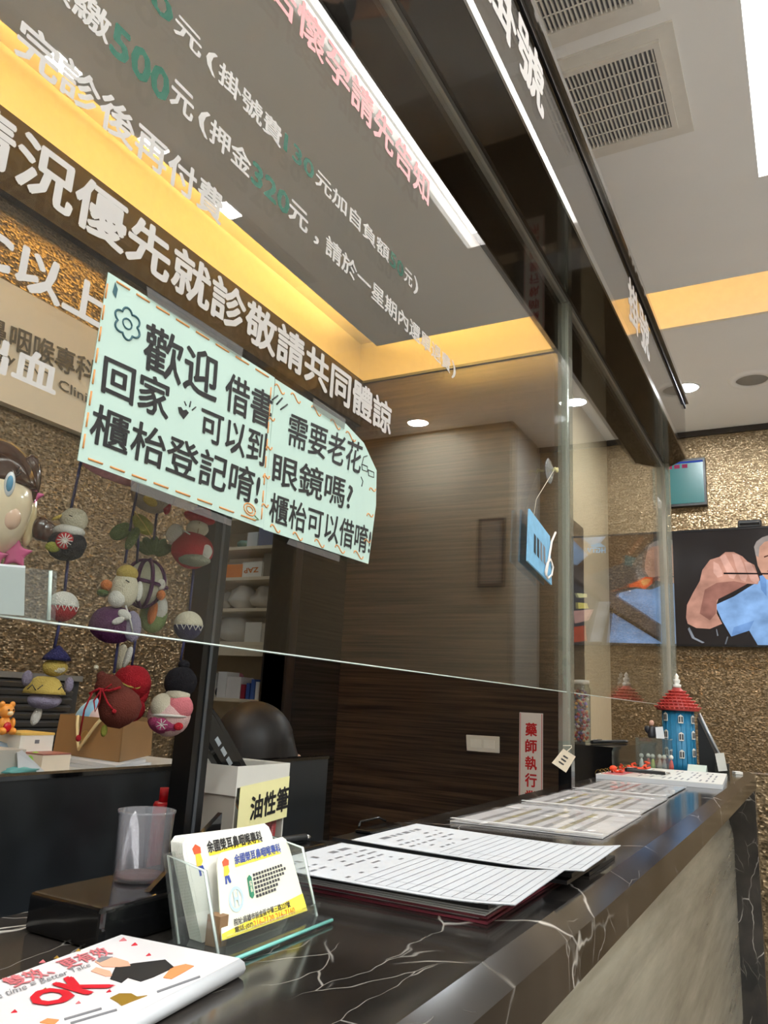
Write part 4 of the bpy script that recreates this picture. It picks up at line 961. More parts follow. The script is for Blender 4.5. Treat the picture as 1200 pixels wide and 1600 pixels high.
# television
YT = YF - .06
tv = thing('television', 'wide black wall television showing a man in a blue shirt', 'television', V(-.18, YF, .40))
TVX0, TVX1, TVZ0, TVZ1 = -.79, .44, .408, 1.10
MB().box(V(TVX0, YT + .004, TVZ0), V(TVX1, YF - .001, TVZ1)).build('casing', BLACKG, tv)
fr = MB(); bz_ = .012
fr.box(V(TVX0, YT - .002, TVZ0), V(TVX1, YT + .0039, TVZ0 + bz_)); fr.box(V(TVX0, YT - .002, TVZ1 - bz_), V(TVX1, YT + .0039, TVZ1)); fr.box(V(TVX0, YT - .002, TVZ0 + bz_), V(TVX0 + bz_, YT + .0039, TVZ1 - bz_)); fr.box(V(TVX1 - bz_, YT - .002, TVZ0 + bz_), V(TVX1, YT + .0039, TVZ1 - bz_))
fr.build('bezel', mat('bezel_black', (24, 24, 26), .2), tv)
scn = MB().box(V(TVX0 + bz_, YT + .0022, TVZ0 + bz_), V(TVX1 - bz_, YT + .0038, TVZ1 - bz_)).build('screen', mat('screen_black', (10, 9, 9), .15, emit=(26, 22, 22), es=1.), tv)
lay = [0]
def cl_(p): return Vector((min(max(p.x, TVX0 + bz_), TVX1 - bz_), p.y, min(max(p.z, CZ + TVZ0 + bz_), CZ + TVZ1 - bz_)))
def tz(x, y): return onY(880 + x / 3.75, 820 + y / 3.75, YT + .0021)              # seen directly
def tm_(x, y):                                                                     # seen in the glass, so on the other side
    p = tz(x, y); return Vector((2 * (GX + .004) - p.x, p.y, p.z))
def smat(rgb):                      # picture colour with the soft mottling of the broadcast image
    nm = 'picture_%d_%d_%d' % rgb
    if nm in MATS: return MATS[nm]
    m = emat(nm, rgb, .85); nt = m.node_tree; e = [n for n in nt.nodes if n.type == 'EMISSION'][0]; c = lin(rgb)
    mp = mapping(nt, (7, 1, 9)); nz = N(nt, 'ShaderNodeTexNoise'); nz.inputs['Scale'].default_value = 1; nz.inputs['Detail'].default_value = 4; nt.links.new(mp.outputs[0], nz.inputs['Vector'])
    r = ramp(nt, [(.3, tuple(v * .55 for v in c)), (.7, tuple(min(1, v * 1.2) for v in c))]); nt.links.new(nz.outputs['Fac'], r.inputs[0]); nt.links.new(r.outputs[0], e.inputs[0])
    return m
def scr(pts, rgb, nm='picture'):
    lay[0] += 1; dy = Vector((0, -.00008 * lay[0], 0))
    return MB().plate([cl_(p) + dy for p in pts], (0, -1, 0), .00005).build(nm, smat(rgb), scn)
scr([tm_(60, 60), tm_(250, 55), tm_(250, 200), tm_(60, 330)], (150, 176, 206))
scr([tm_(250, 55), tm_(560, 45), tm_(420, 200), tm_(200, 330), tm_(80, 240), tm_(200, 130)], (84, 62, 46))
scr([tm_(60, 60), tm_(110, 70), tm_(200, 150), tm_(150, 180), tm_(60, 90)], (176, 146, 112))
scr([tm_(250, 320), tm_(460, 60), tm_(480, 80), tm_(280, 330)], (120, 84, 60))
scr([tm_(60, 330), tm_(420, 200), tm_(480, 690), tm_(60, 690)], (64, 66, 72))
# shirt, head, arm
scr([tz(890, 470), tz(1000, 420), tz(1080, 370), tz(1180, 310), tm_(520, 380), tm_(430, 375), tm_(330, 400), tm_(290, 520), tm_(270, 690), tz(1200, 705), tz(1140, 705), tz(1090, 620), tz(985, 655), tz(930, 560)], (132, 168, 214))
scr([tz(1150, 300), tz(1190, 290), tz(1192, 420), tz(1160, 380)], (108, 144, 194))
scr([tz(985, 655), tz(1090, 620), tz(1120, 560), tz(1000, 600)], (112, 148, 198))
scr([tz(1120, 130), tz(1135, 100), tz(1165, 78), tz(1200, 66), tm_(540, 98), tm_(505, 125), tm_(488, 175), tm_(478, 230), tm_(480, 270), tm_(505, 310), tz(1230, 330), tz(1190, 320), tz(1165, 290), tz(1140, 240)], (196, 150, 128))
scr([tz(1118, 130), tz(1132, 98), tz(1165, 74), tz(1200, 62), tm_(540, 95), tm_(500, 122), tm_(490, 160), tm_(520, 130), tz(1225, 88), tz(1180, 100), tz(1150, 130), tz(1145, 190), tz(1128, 180)], (150, 140, 134))
scr([tz(1176, 185), tz(1205, 175), tz(1206, 183), tz(1178, 193)], (90, 60, 52)); scr([tz(1236, 180), tz(1262, 186), tz(1262, 192), tz(1236, 188)], (90, 60, 52))
scr([tz(1214, 190), tz(1226, 235), tz(1205, 240)], (176, 126, 106)); scr([tz(1195, 268), tz(1240, 268), tz(1236, 276), tz(1198, 276)], (150, 92, 82))
scr([tz(720, 545), tz(725, 470), tz(760, 400), tz(800, 330), tz(815, 265), tz(860, 205), tz(915, 188), tz(950, 160), tz(1000, 160), tz(1050, 185), tz(1080, 215), tz(1120, 235), tz(1150, 320), tz(1140, 348), tz(1080, 345), tz(1000, 385), tz(920, 410), tz(900, 460), tz(900, 520), tz(932, 580), tz(860, 610), tz(780, 605), tz(730, 580)], (186, 138, 120))
scr([tz(900, 440), tz(1000, 390), tz(1080, 345), tz(1000, 330), tz(900, 340), tz(830, 380), tz(800, 520), tz(860, 560), tz(895, 520)], (150, 104, 92))
for a in ([(918, 190), (948, 170), (975, 220), (1015, 290), (1000, 318), (975, 310), (950, 260)], [(990, 170), (1030, 175), (1055, 230), (1080, 300), (1068, 335), (1040, 320), (1012, 250)], [(1060, 215), (1100, 225), (1130, 280), (1150, 325), (1130, 345), (1100, 325), (1075, 270)], [(880, 215), (910, 230), (930, 270), (935, 300), (905, 310), (880, 280)]):
    scr([tz(*p) for p in a], (206, 160, 144), 'picture_finger')
scr([tz(940, 280), tz(1300, 284), tz(1300, 292), tz(940, 290)], (40, 34, 34))
scr([tm_(290, 385), tm_(400, 350), tm_(520, 312), tm_(560, 300), tm_(560, 318), tm_(480, 372), tm_(390, 366), tm_(292, 396)], (120, 70, 60))
scr([tm_(385, 350), tm_(440, 330), tm_(480, 305), tm_(525, 308), tm_(522, 345), tm_(480, 378), tm_(440, 362), tm_(390, 368)], (250, 96, 46))
scr([tm_(455, 330), tm_(490, 315), tm_(515, 320), tm_(500, 345), tm_(470, 360)], (255, 168, 96))
scr([tm_(60, 225), tm_(280, 390), tm_(575, 585), tm_(575, 680), tm_(290, 500), tm_(60, 310)], (92, 82, 78)); scr([tm_(60, 300), tm_(290, 490), tm_(575, 670), tm_(575, 690), tm_(290, 515), tm_(60, 330)], (44, 38, 36))
scr([tm_(210, 450), tm_(280, 450), tm_(225, 685), tm_(155, 685)], (126, 134, 140)); scr([tm_(365, 175), tm_(430, 195), tm_(400, 248), tm_(360, 232)], (70, 110, 112))
scr([tm_(80, 400), tm_(140, 405), tm_(140, 425), tm_(95, 428)], (255, 240, 170)); scr([tm_(88, 455), tm_(140, 460), tm_(150, 490), tm_(90, 492)], (255, 226, 120)); scr([tm_(60, 505), tm_(180, 495), tm_(150, 560), tm_(70, 580)], (206, 160, 150))
scr([tm_(62, 600), tm_(130, 590), tm_(140, 680), tm_(62, 690)], (196, 86, 60))
scr([tm_(250, 130), tm_(215, 105), tm_(160, 122), tm_(165, 130)], (60, 170, 226), 'logo_roof')
lay[0] += 1
text('logo_letters', 'HGTV', [tm_(250, 166), tm_(140, 166), tm_(140, 134), tm_(250, 134)], emat('screen_60_170_226', (60, 170, 226), .9), scn, .03, .00008 * lay[0] + .0003)
scr([tz(740, 600), tz(770, 660), tz(830, 690), tz(815, 694), tz(755, 665), tz(730, 610)], (120, 124, 130)); scr([tz(900, 610), tz(910, 650), tz(902, 652), tz(896, 612)], (120, 124, 130)); scr([tz(960, 655), tz(968, 656), tz(955, 700), tz(947, 700)], (110, 114, 120))
sb_ = thing('set_top_box', 'small black box sitting on top of the television', 'box', V(-.235, YT + .03, TVZ1))
q0, q1 = onY(1153, 822, YT + .01), onY(1190, 822, YT + .01)
o = MB().box((q0.x, YT + .008, CZ + TVZ1 + .0004), (q1.x, YT + .05, CZ + TVZ1 + .045)).build('body', BLACKM, sb_); b_ = o.modifiers.new('bevel', 'BEVEL'); b_.width = .006
MB().box((q0.x + .01, YT + .0045, CZ + TVZ1 + .014), (q1.x - .01, YT + .0078, CZ + TVZ1 + .026)).build('lens', BLACKG, sb_)
# queue display
qd = thing('queue_display', 'dark teal queue number screen on the gold wall above the television', 'display', V(-.6, YF, 1.26))
MB().box(V(-.79, YF - .05, 1.255), V(-.478, YF - .001, 1.552)).build('casing', BLACKM, qd)
MB().box(V(-.782, YF - .053, 1.270), V(-.490, YF - .0502, 1.536)).build('screen', mat('teal_screen', (16, 60, 62), .3, emit=(52, 104, 100), es=.42), qd)
MB().box(V(-.782, YF - .0535, 1.524), V(-.490, YF - .0531, 1.536)).build('blue_bar', emat('blue_bar', (50, 70, 150), .7), qd)
for k in range(3): MB().box(V(-.70 + k * .045, YF - .0536, 1.494), V(-.668 + k * .045, YF - .0532, 1.518)).build('pink_mark', emat('pink_text', (150, 60, 90), .6), qd)
# framed picture on the end wall and clinic name board
pf = thing('framed_picture', 'dark framed picture hanging on the right end wall', 'picture', V(.765, YR, .7))
MB().box(V(.68, YR - .02, .70), V(.85, YR - .001, 1.12)).build('frame', mat('frame_dark', (44, 36, 32), .4), pf)
MB().box(V(.70, YR - .023, .72), V(.83, YR - .0202, 1.10)).build('canvas', mat('canvas_grey', (104, 98, 90), .6, vs=8, var=.5), pf)
nb = thing('name_board', 'cream clinic name board with grey lettering on the gold left wall', 'sign', V(XL + .03, 1.3, .82))
NBX = XL + .035
qn = [V(NBX, .45, .822), V(NBX, 1.78, .822), V(NBX, 1.78, 1.197), V(NBX, .45, 1.197)]
MB().plate([p - Vector((.034, 0, 0)) for p in qn], (1, 0, 0), .034).build('board', mat('board_cream', (224, 208, 182), .5, var=.02), nb)
LM = mat('board_letters', (98, 92, 82), .4, metal=.4)
text('lettering', '耳鼻咽喉專科', [onX(x, y, NBX) for x, y in ((-70, 508), (146, 604), (150, 565), (-66, 468))], LM, nb, .02, .004)
text('lettering', 'Otolaryngology ENT Clinic', [onX(x, y, NBX) for x, y in ((-190, 468), (145, 640), (146, 620), (-188, 446))], LM, nb, .012, .004)

# ================================================================== STAFF SIDE
# charcoal privacy panel just behind the counter
PX_ = -.62; pz = onX(0, 1214, PX_).z - CZ; py1 = onX(513, 1184, PX_).y
pp = thing('privacy_panel', 'long charcoal black privacy panel standing behind the counter', 'panel', V(PX_, .5, -CZ))
MB().box(V(PX_ - .018, -.5, -CZ + .001), V(PX_, py1, pz - .004)).build('board', PANELB, pp)
MB().box(V(PX_ - .019, -.5, pz - .0038), V(PX_ + .001, py1 + .001, pz)).build('edge_strip', BLACKG, pp)
hu = thing('desk_hutch', 'black low hutch behind the privacy panel at the left', 'cabinet', V(-.76, .2, -CZ))
MB().box(V(-.885, -.5, -CZ + .001), V(-.6395, .78, -.137)).build('body', BLACKM, hu)
MB().box(V(-.89, -.505, -.1368), V(-.639, .785, -.124)).build('top', BLACKM, hu)
dk = thing('staff_desk', 'pale staff desk top along the gold left wall', 'desk', V(-1.75, 1.2, -CZ))
DZ = -.193
MB().box(V(-2.09, .55, DZ - .03), V(-1.43, 1.80, DZ)).build('desk_top', mat('desk_pale', (206, 202, 196), .4), dk)
for x, y in ((-2.06, .6), (-1.46, .6), (-2.06, 1.76), (-1.46, 1.76)): MB().box(V(x - .025, y - .025, -CZ + .0005), V(x + .025, y + .025, DZ - .0305)).build('leg', BLACKM, dk)
DZ += .0004
# flat papers and bag
stack = [onZ(x, y, DZ + .005) for x, y in ((82, 1190), (180, 1206), (236, 1194), (150, 1182))]
for k in range(2):
    tag(MB().plate([p + Vector((0, 0, k * .0095 - .0048)) for p in [stack[0] + Vector((.02 * k, 0, 0)), stack[1], stack[2] - Vector((0, .02 * k, 0)), stack[3]]], (0, 0, 1), .009).build('paper_pile', PAPER), ('lower flat white paper pile under the brown gift bag', 'upper flat white paper pile under the brown gift bag')[k], 'paper', 'white paper piles')
BZ = DZ + .0196
bl, bm_, brr = onZ(82, 1176, BZ), onZ(186, 1191, BZ), onZ(236, 1180, BZ)
back = bl + (brr - bm_); H = .098
bg = thing('gift_bag', 'brown paper gift bag with cream rope handles on the desk', 'bag', bm_)
KR = mat('brown_kraft', (146, 112, 74), .5, vs=12, var=.15)
ctr = (bl + brr) / 2
def wall(a, b, nm='side'):
    n = (b - a).cross(Vector((0, 0, 1))).normalized()
    if n.dot((a + b) / 2 - ctr) < 0: n = -n
    ta, tb_ = a + (ctr - a) * .04 + Vector((0, 0, H)), b + (ctr - b) * .04 + Vector((0, 0, H - (.012 if nm == 'crumpled_side' else 0)))
    k = 6; vs = []
    for i in range(k + 1):
        for j in range(5):
            u, v = i / k, j / 4; p = (a * (1 - u) + b * u) * (1 - v) + (ta * (1 - u) + tb_ * u) * v
            if 0 < i < k and 0 < j < 4: p += n * (.005 * noise.noise(Vector((i * 1.3, j * 1.1, a.x * 9))))
            vs.append(p)
    fs = [(i * 5 + j, (i + 1) * 5 + j, (i + 1) * 5 + j + 1, i * 5 + j + 1) for i in range(k) for j in range(4)]
    b2 = MB(); b2.add(vs + [v - n * .0012 for v in vs], fs + [tuple(len(vs) + q_ for q_ in f[::-1]) for f in fs], True); b2.build(nm, KR, bg); return n, ta, tb_
n1, ta, tb_ = wall(bl, bm_, 'front'); wall(bm_, brr, 'crumpled_side'); wall(brr, back, 'back'); wall(back, bl, 'left_side')
MB().plate([bl, bm_, brr, back], (0, 0, 1), .001).build('bottom', KR, bg)
RO = mat('cream_rope', (214, 190, 140), .8)
e1, e2 = ta * .68 + tb_ * .32, ta * .30 + tb_ * .70
mid = (bl * .55 + bm_ * .45) + Vector((0, 0, .018))
MB().tube([e1 + n1 * .004, e1 * .75 + mid * .25 + n1 * .008, mid * .75 + e1 * .25 + n1 * .01, mid + n1 * .01, mid * .7 + e2 * .3 + n1 * .01, e2 * .8 + mid * .2 + n1 * .008, e2 + n1 * .004], .0042, 8).build('rope_handle', RO, bg)
MB().lathe([(.014, 0), (.016, .0005), (.016, .001), (.013, .001)], (bl * .5 + bm_ * .5) + Vector((0, 0, H * .5)) + n1 * .006, 20, rot=n1.to_track_quat('Z', 'Y').to_matrix()).build('gold_emblem', mat('emblem', (176, 140, 84), .3, metal=.5), bg)
pl_ = thing('soft_toy', 'round pale blue soft toy inside the brown gift bag', 'toy', ctr + Vector((0, 0, .0025)))
MB().ell(ctr + Vector((-.02, -.005, .074)), (.075, .065, .0715), 22, 14).build('body', mat('plush_blue', (128, 180, 214), .9, sheen=.5), pl_)
MB().ell(ctr + Vector((.03, -.03, .085)), (.05, .045, .045), 18, 12).build('patch', mat('plush_pink', (222, 196, 196), .9, sheen=.5), pl_)
# boxes and tissue on the desk
def dbox(px0, px1, ybot, ytop, X, dep, label, m, name='medicine_box', cat='box', zb=None, group='boxes on the staff desk'):
    a, b = onX(px0, ybot, X), onX(px1, ybot, X); top = onX((px0 + px1) / 2, ytop, X).z
    z0 = zb if zb is not None else CZ + DZ
    o = MB().box((X - dep, a.y, z0), (X, b.y, top)).build('body', m); return o, (X, a.y, b.y, z0, top)
mb = thing('medicine_box', 'white carton with a yellow stripe beside the brown gift bag', 'box', onX(60, 1190, -1.56), 'boxes on the staff desk')
a, b = onX(28, 1180, -1.56), onX(80, 1180, -1.56); tz_ = onX(55, 1146, -1.56).z
MB().box((-1.66, a.y, CZ + DZ), (-1.56, b.y, tz_)).build('carton', mat('carton_white', (232, 226, 214), .5), mb)
MB().box((-1.661, a.y - .001, tz_ - .004), (-1.559, b.y + .001, tz_ + .001)).build('lid_edge', mat('carton_yellow', (222, 184, 96), .5), mb)
MB().box((-1.5598, a.y + .02, tz_ - .045), (-1.5592, b.y - .02, tz_ - .041)).build('stripe', mat('carton_yellow', (222, 184, 96), .5), mb)
MB().box((-1.5598, a.y + .05, tz_ - .022), (-1.5592, b.y - .05, tz_ - .014)).build('stamp', mat('print_grey', (120, 120, 124), .5), mb)
mb = thing('flat_box', 'low pale cream box with pink top before the gift bag', 'box', onX(85, 1200, -1.49), 'boxes on the staff desk')
a, b = onX(64, 1200, -1.49), onX(108, 1200, -1.49); tz_ = onX(85, 1180, -1.49).z
MB().box((-1.57, a.y, CZ + DZ), (-1.49, b.y, tz_)).build('carton', mat('carton_cream', (220, 206, 186), .5), mb)
MB().box((-1.57, a.y, tz_ + .0002), (-1.49, b.y, tz_ + .003)).build('lid', mat('carton_rose', (150, 92, 84), .5), mb)
ts = thing('tissue_pack', 'white tissue pack with a draped tissue at the left of desk', 'tissue', onX(25, 1205, -1.46))
a, b = onX(-30, 1205, -1.46), onX(36, 1205, -1.46); tz_ = onX(10, 1172, -1.46).z
MB().box((-1.54, a.y, CZ + DZ), (-1.46, b.y, tz_)).build('pack', mat('pack_grey', (186, 180, 170), .5), ts)
MB().plate([onX(34, 1172, -1.455), onX(70, 1206, -1.445), onX(28, 1208, -1.445), onX(26, 1176, -1.455)], (1, -.2, 0), .002).build('tissue', PAPER, ts)
tag(MB().ell(onX(30, 1204, -1.46), (.03, .04, .008), 14, 8, wob=.5).build('rubber_glove', mat('teal_rubber', (96, 160, 156), .5)), 'crumpled teal rubber glove lying before the tissue pack', 'glove')
tag(MB().ell(onX(54, 1186, -1.53) + Vector((0, 0, -.012)), (.02, .018, .028), 14, 10).build('green_ball', mat('green_soft', (140, 190, 70), .6)), 'small lime green ball between the boxes on the desk', 'ball')
# dark louvred unit on the desk by the wall
lv = thing('louvre_unit', 'dark louvred appliance on the desk against the gold wall', 'appliance', V(-2.0, 1.2, DZ))
a, b = onX(-60, 1150, -1.90), onX(123, 1150, -1.90); t1 = onX(60, 1052, -1.90).z
MB().box((-2.05, a.y, CZ + DZ), (-1.93, b.y, t1)).build('body', mat('unit_dark', (46, 44, 42), .5), lv)
n = 9
for k in range(n):
    z = CZ + DZ + .02 + (t1 - CZ - DZ - .05) * k / (n - 1)
    MB().obox((-1.922, (a.y + b.y) / 2 - .01, z), (.014, b.y - a.y - .04, .014), ry=.5).build('louvre', mat('unit_louvre', (62, 60, 58), .4), lv)
MB().box((-1.93, a.y, t1 - .016), (-1.916, b.y, t1)).build('top_band', mat('unit_band', (110, 106, 100), .4), lv)
# bear figurine on a small grey pouch
gp = tag(MB().ell(onX(0, 1165, -1.60) + Vector((0, -.045, -.012)), (.04, .06, .034), 18, 12, wob=.25).build('grey_pouch', mat('pouch_grey', (110, 124, 136), .4)), 'crumpled grey blue pouch under the orange bear figurine', 'pouch')
bc = onX(4, 1148, -1.60)
be = thing('bear_figurine', 'small orange sitting bear figurine at the left edge', 'figurine', bc)
OB = mat('bear_orange', (232, 150, 60), .35)
s_ = mpp(bc)
MB().ell(bc + Vector((0, 0, 14 * s_)), (10 * s_, 10 * s_, 14 * s_)).build('body', OB, be)
hd = MB().ell(bc + Vector((0, 0, 36 * s_)), (12 * s_, 12 * s_, 11 * s_)).build('head', OB, be)
for sy in (-1, 1):
    MB().ell(bc + Vector((0, sy * 9 * s_, 46 * s_)), (3 * s_, 5 * s_, 5 * s_)).build('ear', OB, hd)
    MB().ell(bc + Vector((8 * s_, sy * 9 * s_, 6 * s_)), (10 * s_, 5 * s_, 6 * s_)).build('leg', OB, be)
    MB().ell(bc + Vector((6 * s_, sy * 10 * s_, 18 * s_)), (5 * s_, 4 * s_, 8 * s_)).build('arm', OB, be)
    MB().ell(bc + Vector((11 * s_, sy * 4 * s_, 38 * s_)), (1.5 * s_,) * 3, 8, 6).build('eye', INK, hd)
MB().ell(bc + Vector((10 * s_, 0, 33 * s_)), (4 * s_, 5 * s_, 4 * s_)).build('muzzle', mat('bear_cream', (240, 214, 170), .4), hd)
MB().ell(bc + Vector((8 * s_, 0, 12 * s_)), (4 * s_, 7 * s_, 8 * s_)).build('red_bib', mat('red_plastic', (196, 22, 34), .3), be)

# large girl doll at the left edge
dc = onX(-22, 1226, -.76); dc.z = CZ - .1236
sc_ = mpp(onX(0, 900, -.76))
dl = thing('girl_doll', 'large glossy girl doll with brown pigtail and pink bows at left edge', 'doll', dc)
def dpt(x, y, f=0.): return onX(x, y, -.76) + Vector((.9, -.44, 0)).normalized() * f
SKN = mat('doll_skin', (242, 222, 188), .15, coat=.6); HR = mat('doll_hair', (66, 40, 28), .15, coat=.6); PKB = mat('doll_pink', (206, 92, 140), .15, coat=.6); RDK = mat('doll_red', (206, 36, 44), .15, coat=.6)
hc = dpt(-22, 790)
head = MB().ell(hc, (66 * sc_, 66 * sc_, 88 * sc_), 28, 18).build('head', SKN, dl)
hair = MB(); hair.ell(hc + Vector((-.004, .004, .010)), (70 * sc_, 70 * sc_, 96 * sc_), 28, 14, z0=.18)
hair.build('hair', HR, dl)
vdir = (Vector((0, 0, CZ)) - hc); vdir.z = 0; vdir.normalize(); vr = Vector((-vdir.y, vdir.x, 0))   # vr: photo right
MB().ell(hc + vr * 54 * sc_ + vdir * .004 + Vector((0, 0, 46 * sc_)), (12 * sc_, 20 * sc_, 46 * sc_)).build('hair_side', HR, dl)
MB().ell(hc + vr * 30 * sc_ + vdir * 36 * sc_ + Vector((0, 0, -20 * sc_)), (21 * sc_, 21 * sc_, 24 * sc_)).build('cheek', mat('doll_blush', (242, 204, 176), .2, coat=.5), head)
MB().ell(hc + vr * 64 * sc_ + Vector((0, 0, -16 * sc_)), (10 * sc_, 10 * sc_, 40 * sc_)).build('ear', mat('doll_ear', (206, 184, 140), .2, coat=.5), head)
for k in range(3):
    MB().ell(hc + vr * (82 + 9 * k) * sc_ + Vector((0, 0, (-24 - 3 * k) * sc_)), (15 * sc_, 15 * sc_, (20 - 2 * k) * sc_)).build('pigtail', HR, dl)
def star(c, r, nm='bow'):
    pts = []
    for i in range(10):
        a = math.pi / 2 + i * math.pi / 5; k = r if i % 2 == 0 else r * .5; pts.append(c + vr * (k * math.cos(a)) + Vector((0, 0, k * math.sin(a))))
    o = MB().plate([p - vdir * 6 * sc_ for p in pts], vdir, 12 * sc_).build(nm, PKB, dl); b_ = o.modifiers.new('bevel', 'BEVEL'); b_.width = 4 * sc_; b_.segments = 3
star(hc + vr * 58 * sc_ + Vector((0, 0, 24 * sc_)), 24 * sc_); star(hc + vr * 52 * sc_ + vdir * .005 + Vector((0, 0, -70 * sc_)), 26 * sc_); star(hc + vr * 22 * sc_ + vdir * .02 + Vector((0, 0, -82 * sc_)), 22 * sc_)
ec = hc + vr * 26 * sc_ + vdir * 58 * sc_ + Vector((0, 0, 26 * sc_))
ey = MB().ell(ec, (8 * sc_, 8 * sc_, 20 * sc_), 16, 10).build('eye', mat('doll_eye', (236, 240, 242), .1, coat=.5), head)
MB().ell(ec + vdir * 5 * sc_, (5 * sc_, 5 * sc_, 13 * sc_), 14, 8).build('iris', mat('doll_iris', (96, 160, 196), .1, coat=.5), ey)
for k in range(3): MB().tube([ec + vr * 6 * sc_ + Vector((0, 0, (12 + 4 * k) * sc_)), ec + vr * (14 - 2 * k) * sc_ + Vector((0, 0, (20 + 5 * k) * sc_))], .7 * sc_, 5).build('eyelash', INK, head)
bh = hc.z - 86 * sc_ - dc.z
bodyp = dc.copy(); bodyp.x, bodyp.y = hc.x, hc.y
MB().lathe([(.030, 0), (.030, .01), (48 * sc_, .02), (46 * sc_, bh * .30), (44 * sc_, bh * .55), (40 * sc_, bh * .75), (20 * sc_, bh * .92), (16 * sc_, bh + 8 * sc_), (0, bh + 9 * sc_)], bodyp, 28).build('dress', RDK, dl)
fcn = bodyp + vr * 34 * sc_ + vdir * 30 * sc_ + Vector((0, 0, bh * .52))
for k in range(5):
    a = k * 2 * math.pi / 5; MB().ell(fcn + vr * 9 * sc_ * math.cos(a) + Vector((0, 0, 9 * sc_ * math.sin(a))), (6 * sc_,) * 3, 12, 8).build('flower_petal', mat('petal_pink', (236, 190, 196), .3), dl)
MB().ell(fcn - vr * 14 * sc_ - Vector((0, 0, 14 * sc_)), (6 * sc_,) * 3, 12, 8).build('leaf', mat('leaf_green', (70, 130, 80), .4), dl)

HAIRM = wood_mat('dark_hair', (9, 6, 6), (34, 23, 21), (60, 60, 6), rough=.5, contrast=(.3, .75))
# person at the desk: dark-haired head above the panel
PY = 1.62
pc = onY(402, 1184, PY)
pr = thing('person', 'person with short dark hair seated behind the charcoal panel, facing away', 'person', Vector((pc.x, pc.y, .0)))
fd = Vector((.80, .60, 0)).normalized(); sd = Vector((-fd.y, fd.x, 0))
zs = pc.z                               # head centre height
P0 = Vector((pc.x, pc.y, 0))
def J(f, s, z): return P0 + fd * f + sd * s + Vector((0, 0, z))
joints = [(J(-.05, 0, .56), .125), (J(-.04, 0, .72), .115), (J(-.03, 0, .88), .13), (J(-.02, 0, .975), .085), (J(0, 0, zs - .13), .052), (J(.005, 0, zs - .06), .070), (J(0, 0, zs + .02), .084), (J(-.005, 0, zs + .070), .056),
          (J(-.02, .165, .955), .058), (J(.02, .205, .72), .042), (J(.22, .16, .70), .034), (J(.30, .14, .70), .026),
          (J(-.02, -.165, .955), .058), (J(.02, -.205, .72), .042), (J(.22, -.16, .70), .034), (J(.30, -.14, .70), .026),
          (J(.0, .10, .53), .088), (J(.38, .11, .52), .062), (J(.38, .11, .12), .042), (J(.44, .11, .045), .034), (J(.0, -.10, .53), .088), (J(.38, -.11, .52), .062), (J(.38, -.11, .12), .042), (J(.44, -.11, .045), .034)]
edges = [(0, 1), (1, 2), (2, 3), (3, 4), (4, 5), (5, 6), (6, 7), (3, 8), (8, 9), (9, 10), (10, 11), (3, 12), (12, 13), (13, 14), (14, 15), (0, 16), (16, 17), (17, 18), (18, 19), (0, 20), (20, 21), (21, 22), (22, 23)]
me = bpy.data.meshes.new('body'); me.from_pydata([tuple(p - P0) for p, r_ in joints], edges, [])
bo = bpy.data.objects.new('body', me); COL.objects.link(bo); bo.parent = pr; ORG[bo.name] = P0
sk = bo.modifiers.new('skin', 'SKIN'); sk.use_smooth_shade = True
for i, (p, r_) in enumerate(joints): me.skin_vertices[0].data[i].radius = (r_, r_)
me.skin_vertices[0].data[0].use_root = True
ss = bo.modifiers.new('sub', 'SUBSURF'); ss.levels = 2; ss.render_levels = 2
me.materials.append(mat('person_skin', (222, 178, 152), .5))
hrb = MB(); hrc = J(-.014, 0, zs + .022)
rot = Matrix((fd, sd, Vector((0, 0, 1)))).transposed()
n, m = 28, 18; vs = []
for i in range(m + 1):
    el = math.pi / 2 - i / m * math.pi * .80
    for j in range(n):
        az = 2 * math.pi * j / n
        front = max(0., math.cos(az))
        e2_ = max(el, .42 * front * front - (1 - front) * 1.3) if front > .55 else el
        d_ = Vector((math.cos(e2_) * math.cos(az), math.cos(e2_) * math.sin(az), math.sin(e2_)))
        k = 1 + .035 * math.sin(az * 9 + el * 2) * max(0, math.cos(el)) * .6
        lowr = min(1., max(0., -el / .9)); kk = k * (1 + .18 * lowr); vs.append(hrc + rot @ Vector((d_.x * .104 * kk, d_.y * .100 * kk, d_.z * .114 - .05 * lowr)))
fs = [(i * n + j, i * n + (j + 1) % n, (i + 1) * n + (j + 1) % n, (i + 1) * n + j) for i in range(m) for j in range(n)]
hrb.add(vs, fs, True); hrb.build('hair', HAIRM, pr)
MB().ell(J(.098, 0, zs - .005), (.014, .012, .018), 12, 8, rot=rot).build('nose', mat('person_skin', (222, 178, 152), .5), pr)
for sg_ in (-1, 1):
    MB().ell(J(.080, sg_ * .034, zs + .018), (.010, .013, .008), 12, 8, rot=rot).build('eye', INK, pr)
    MB().ell(J(-.005, sg_ * .084, zs - .005), (.016, .008, .026), 12, 8, rot=rot).build('ear', mat('person_skin', (222, 178, 152), .5), pr)
MB().ell(J(.086, 0, zs - .048), (.008, .024, .006), 12, 8, rot=rot).build('mouth', mat('lips', (190, 110, 104), .5), pr)
tor = MB()
tor.lathe([(.150, .0), (.155, .10), (.150, .22), (.160, .34), (.165, .40), (.12, .455), (.07, .475)], J(-.035, 0, .50), 28, rot=rot, sx=.85, sy=1.12)
tor.build('shirt', mat('shirt_grey', (120, 124, 130), .8), pr)
for sg_ in (-1, 1): MB().tube([J(-.02, sg_ * .15, .955), J(.0, sg_ * .20, .85), J(.02, sg_ * .207, .73)], [.07, .062, .056], 14).build('sleeve', mat('shirt_grey', (120, 124, 130), .8), pr)
stl = thing('stool', 'round black stool under the seated person', 'stool', Vector((P0.x, P0.y, .0003)))
sp0 = J(-.03, 0, 0)
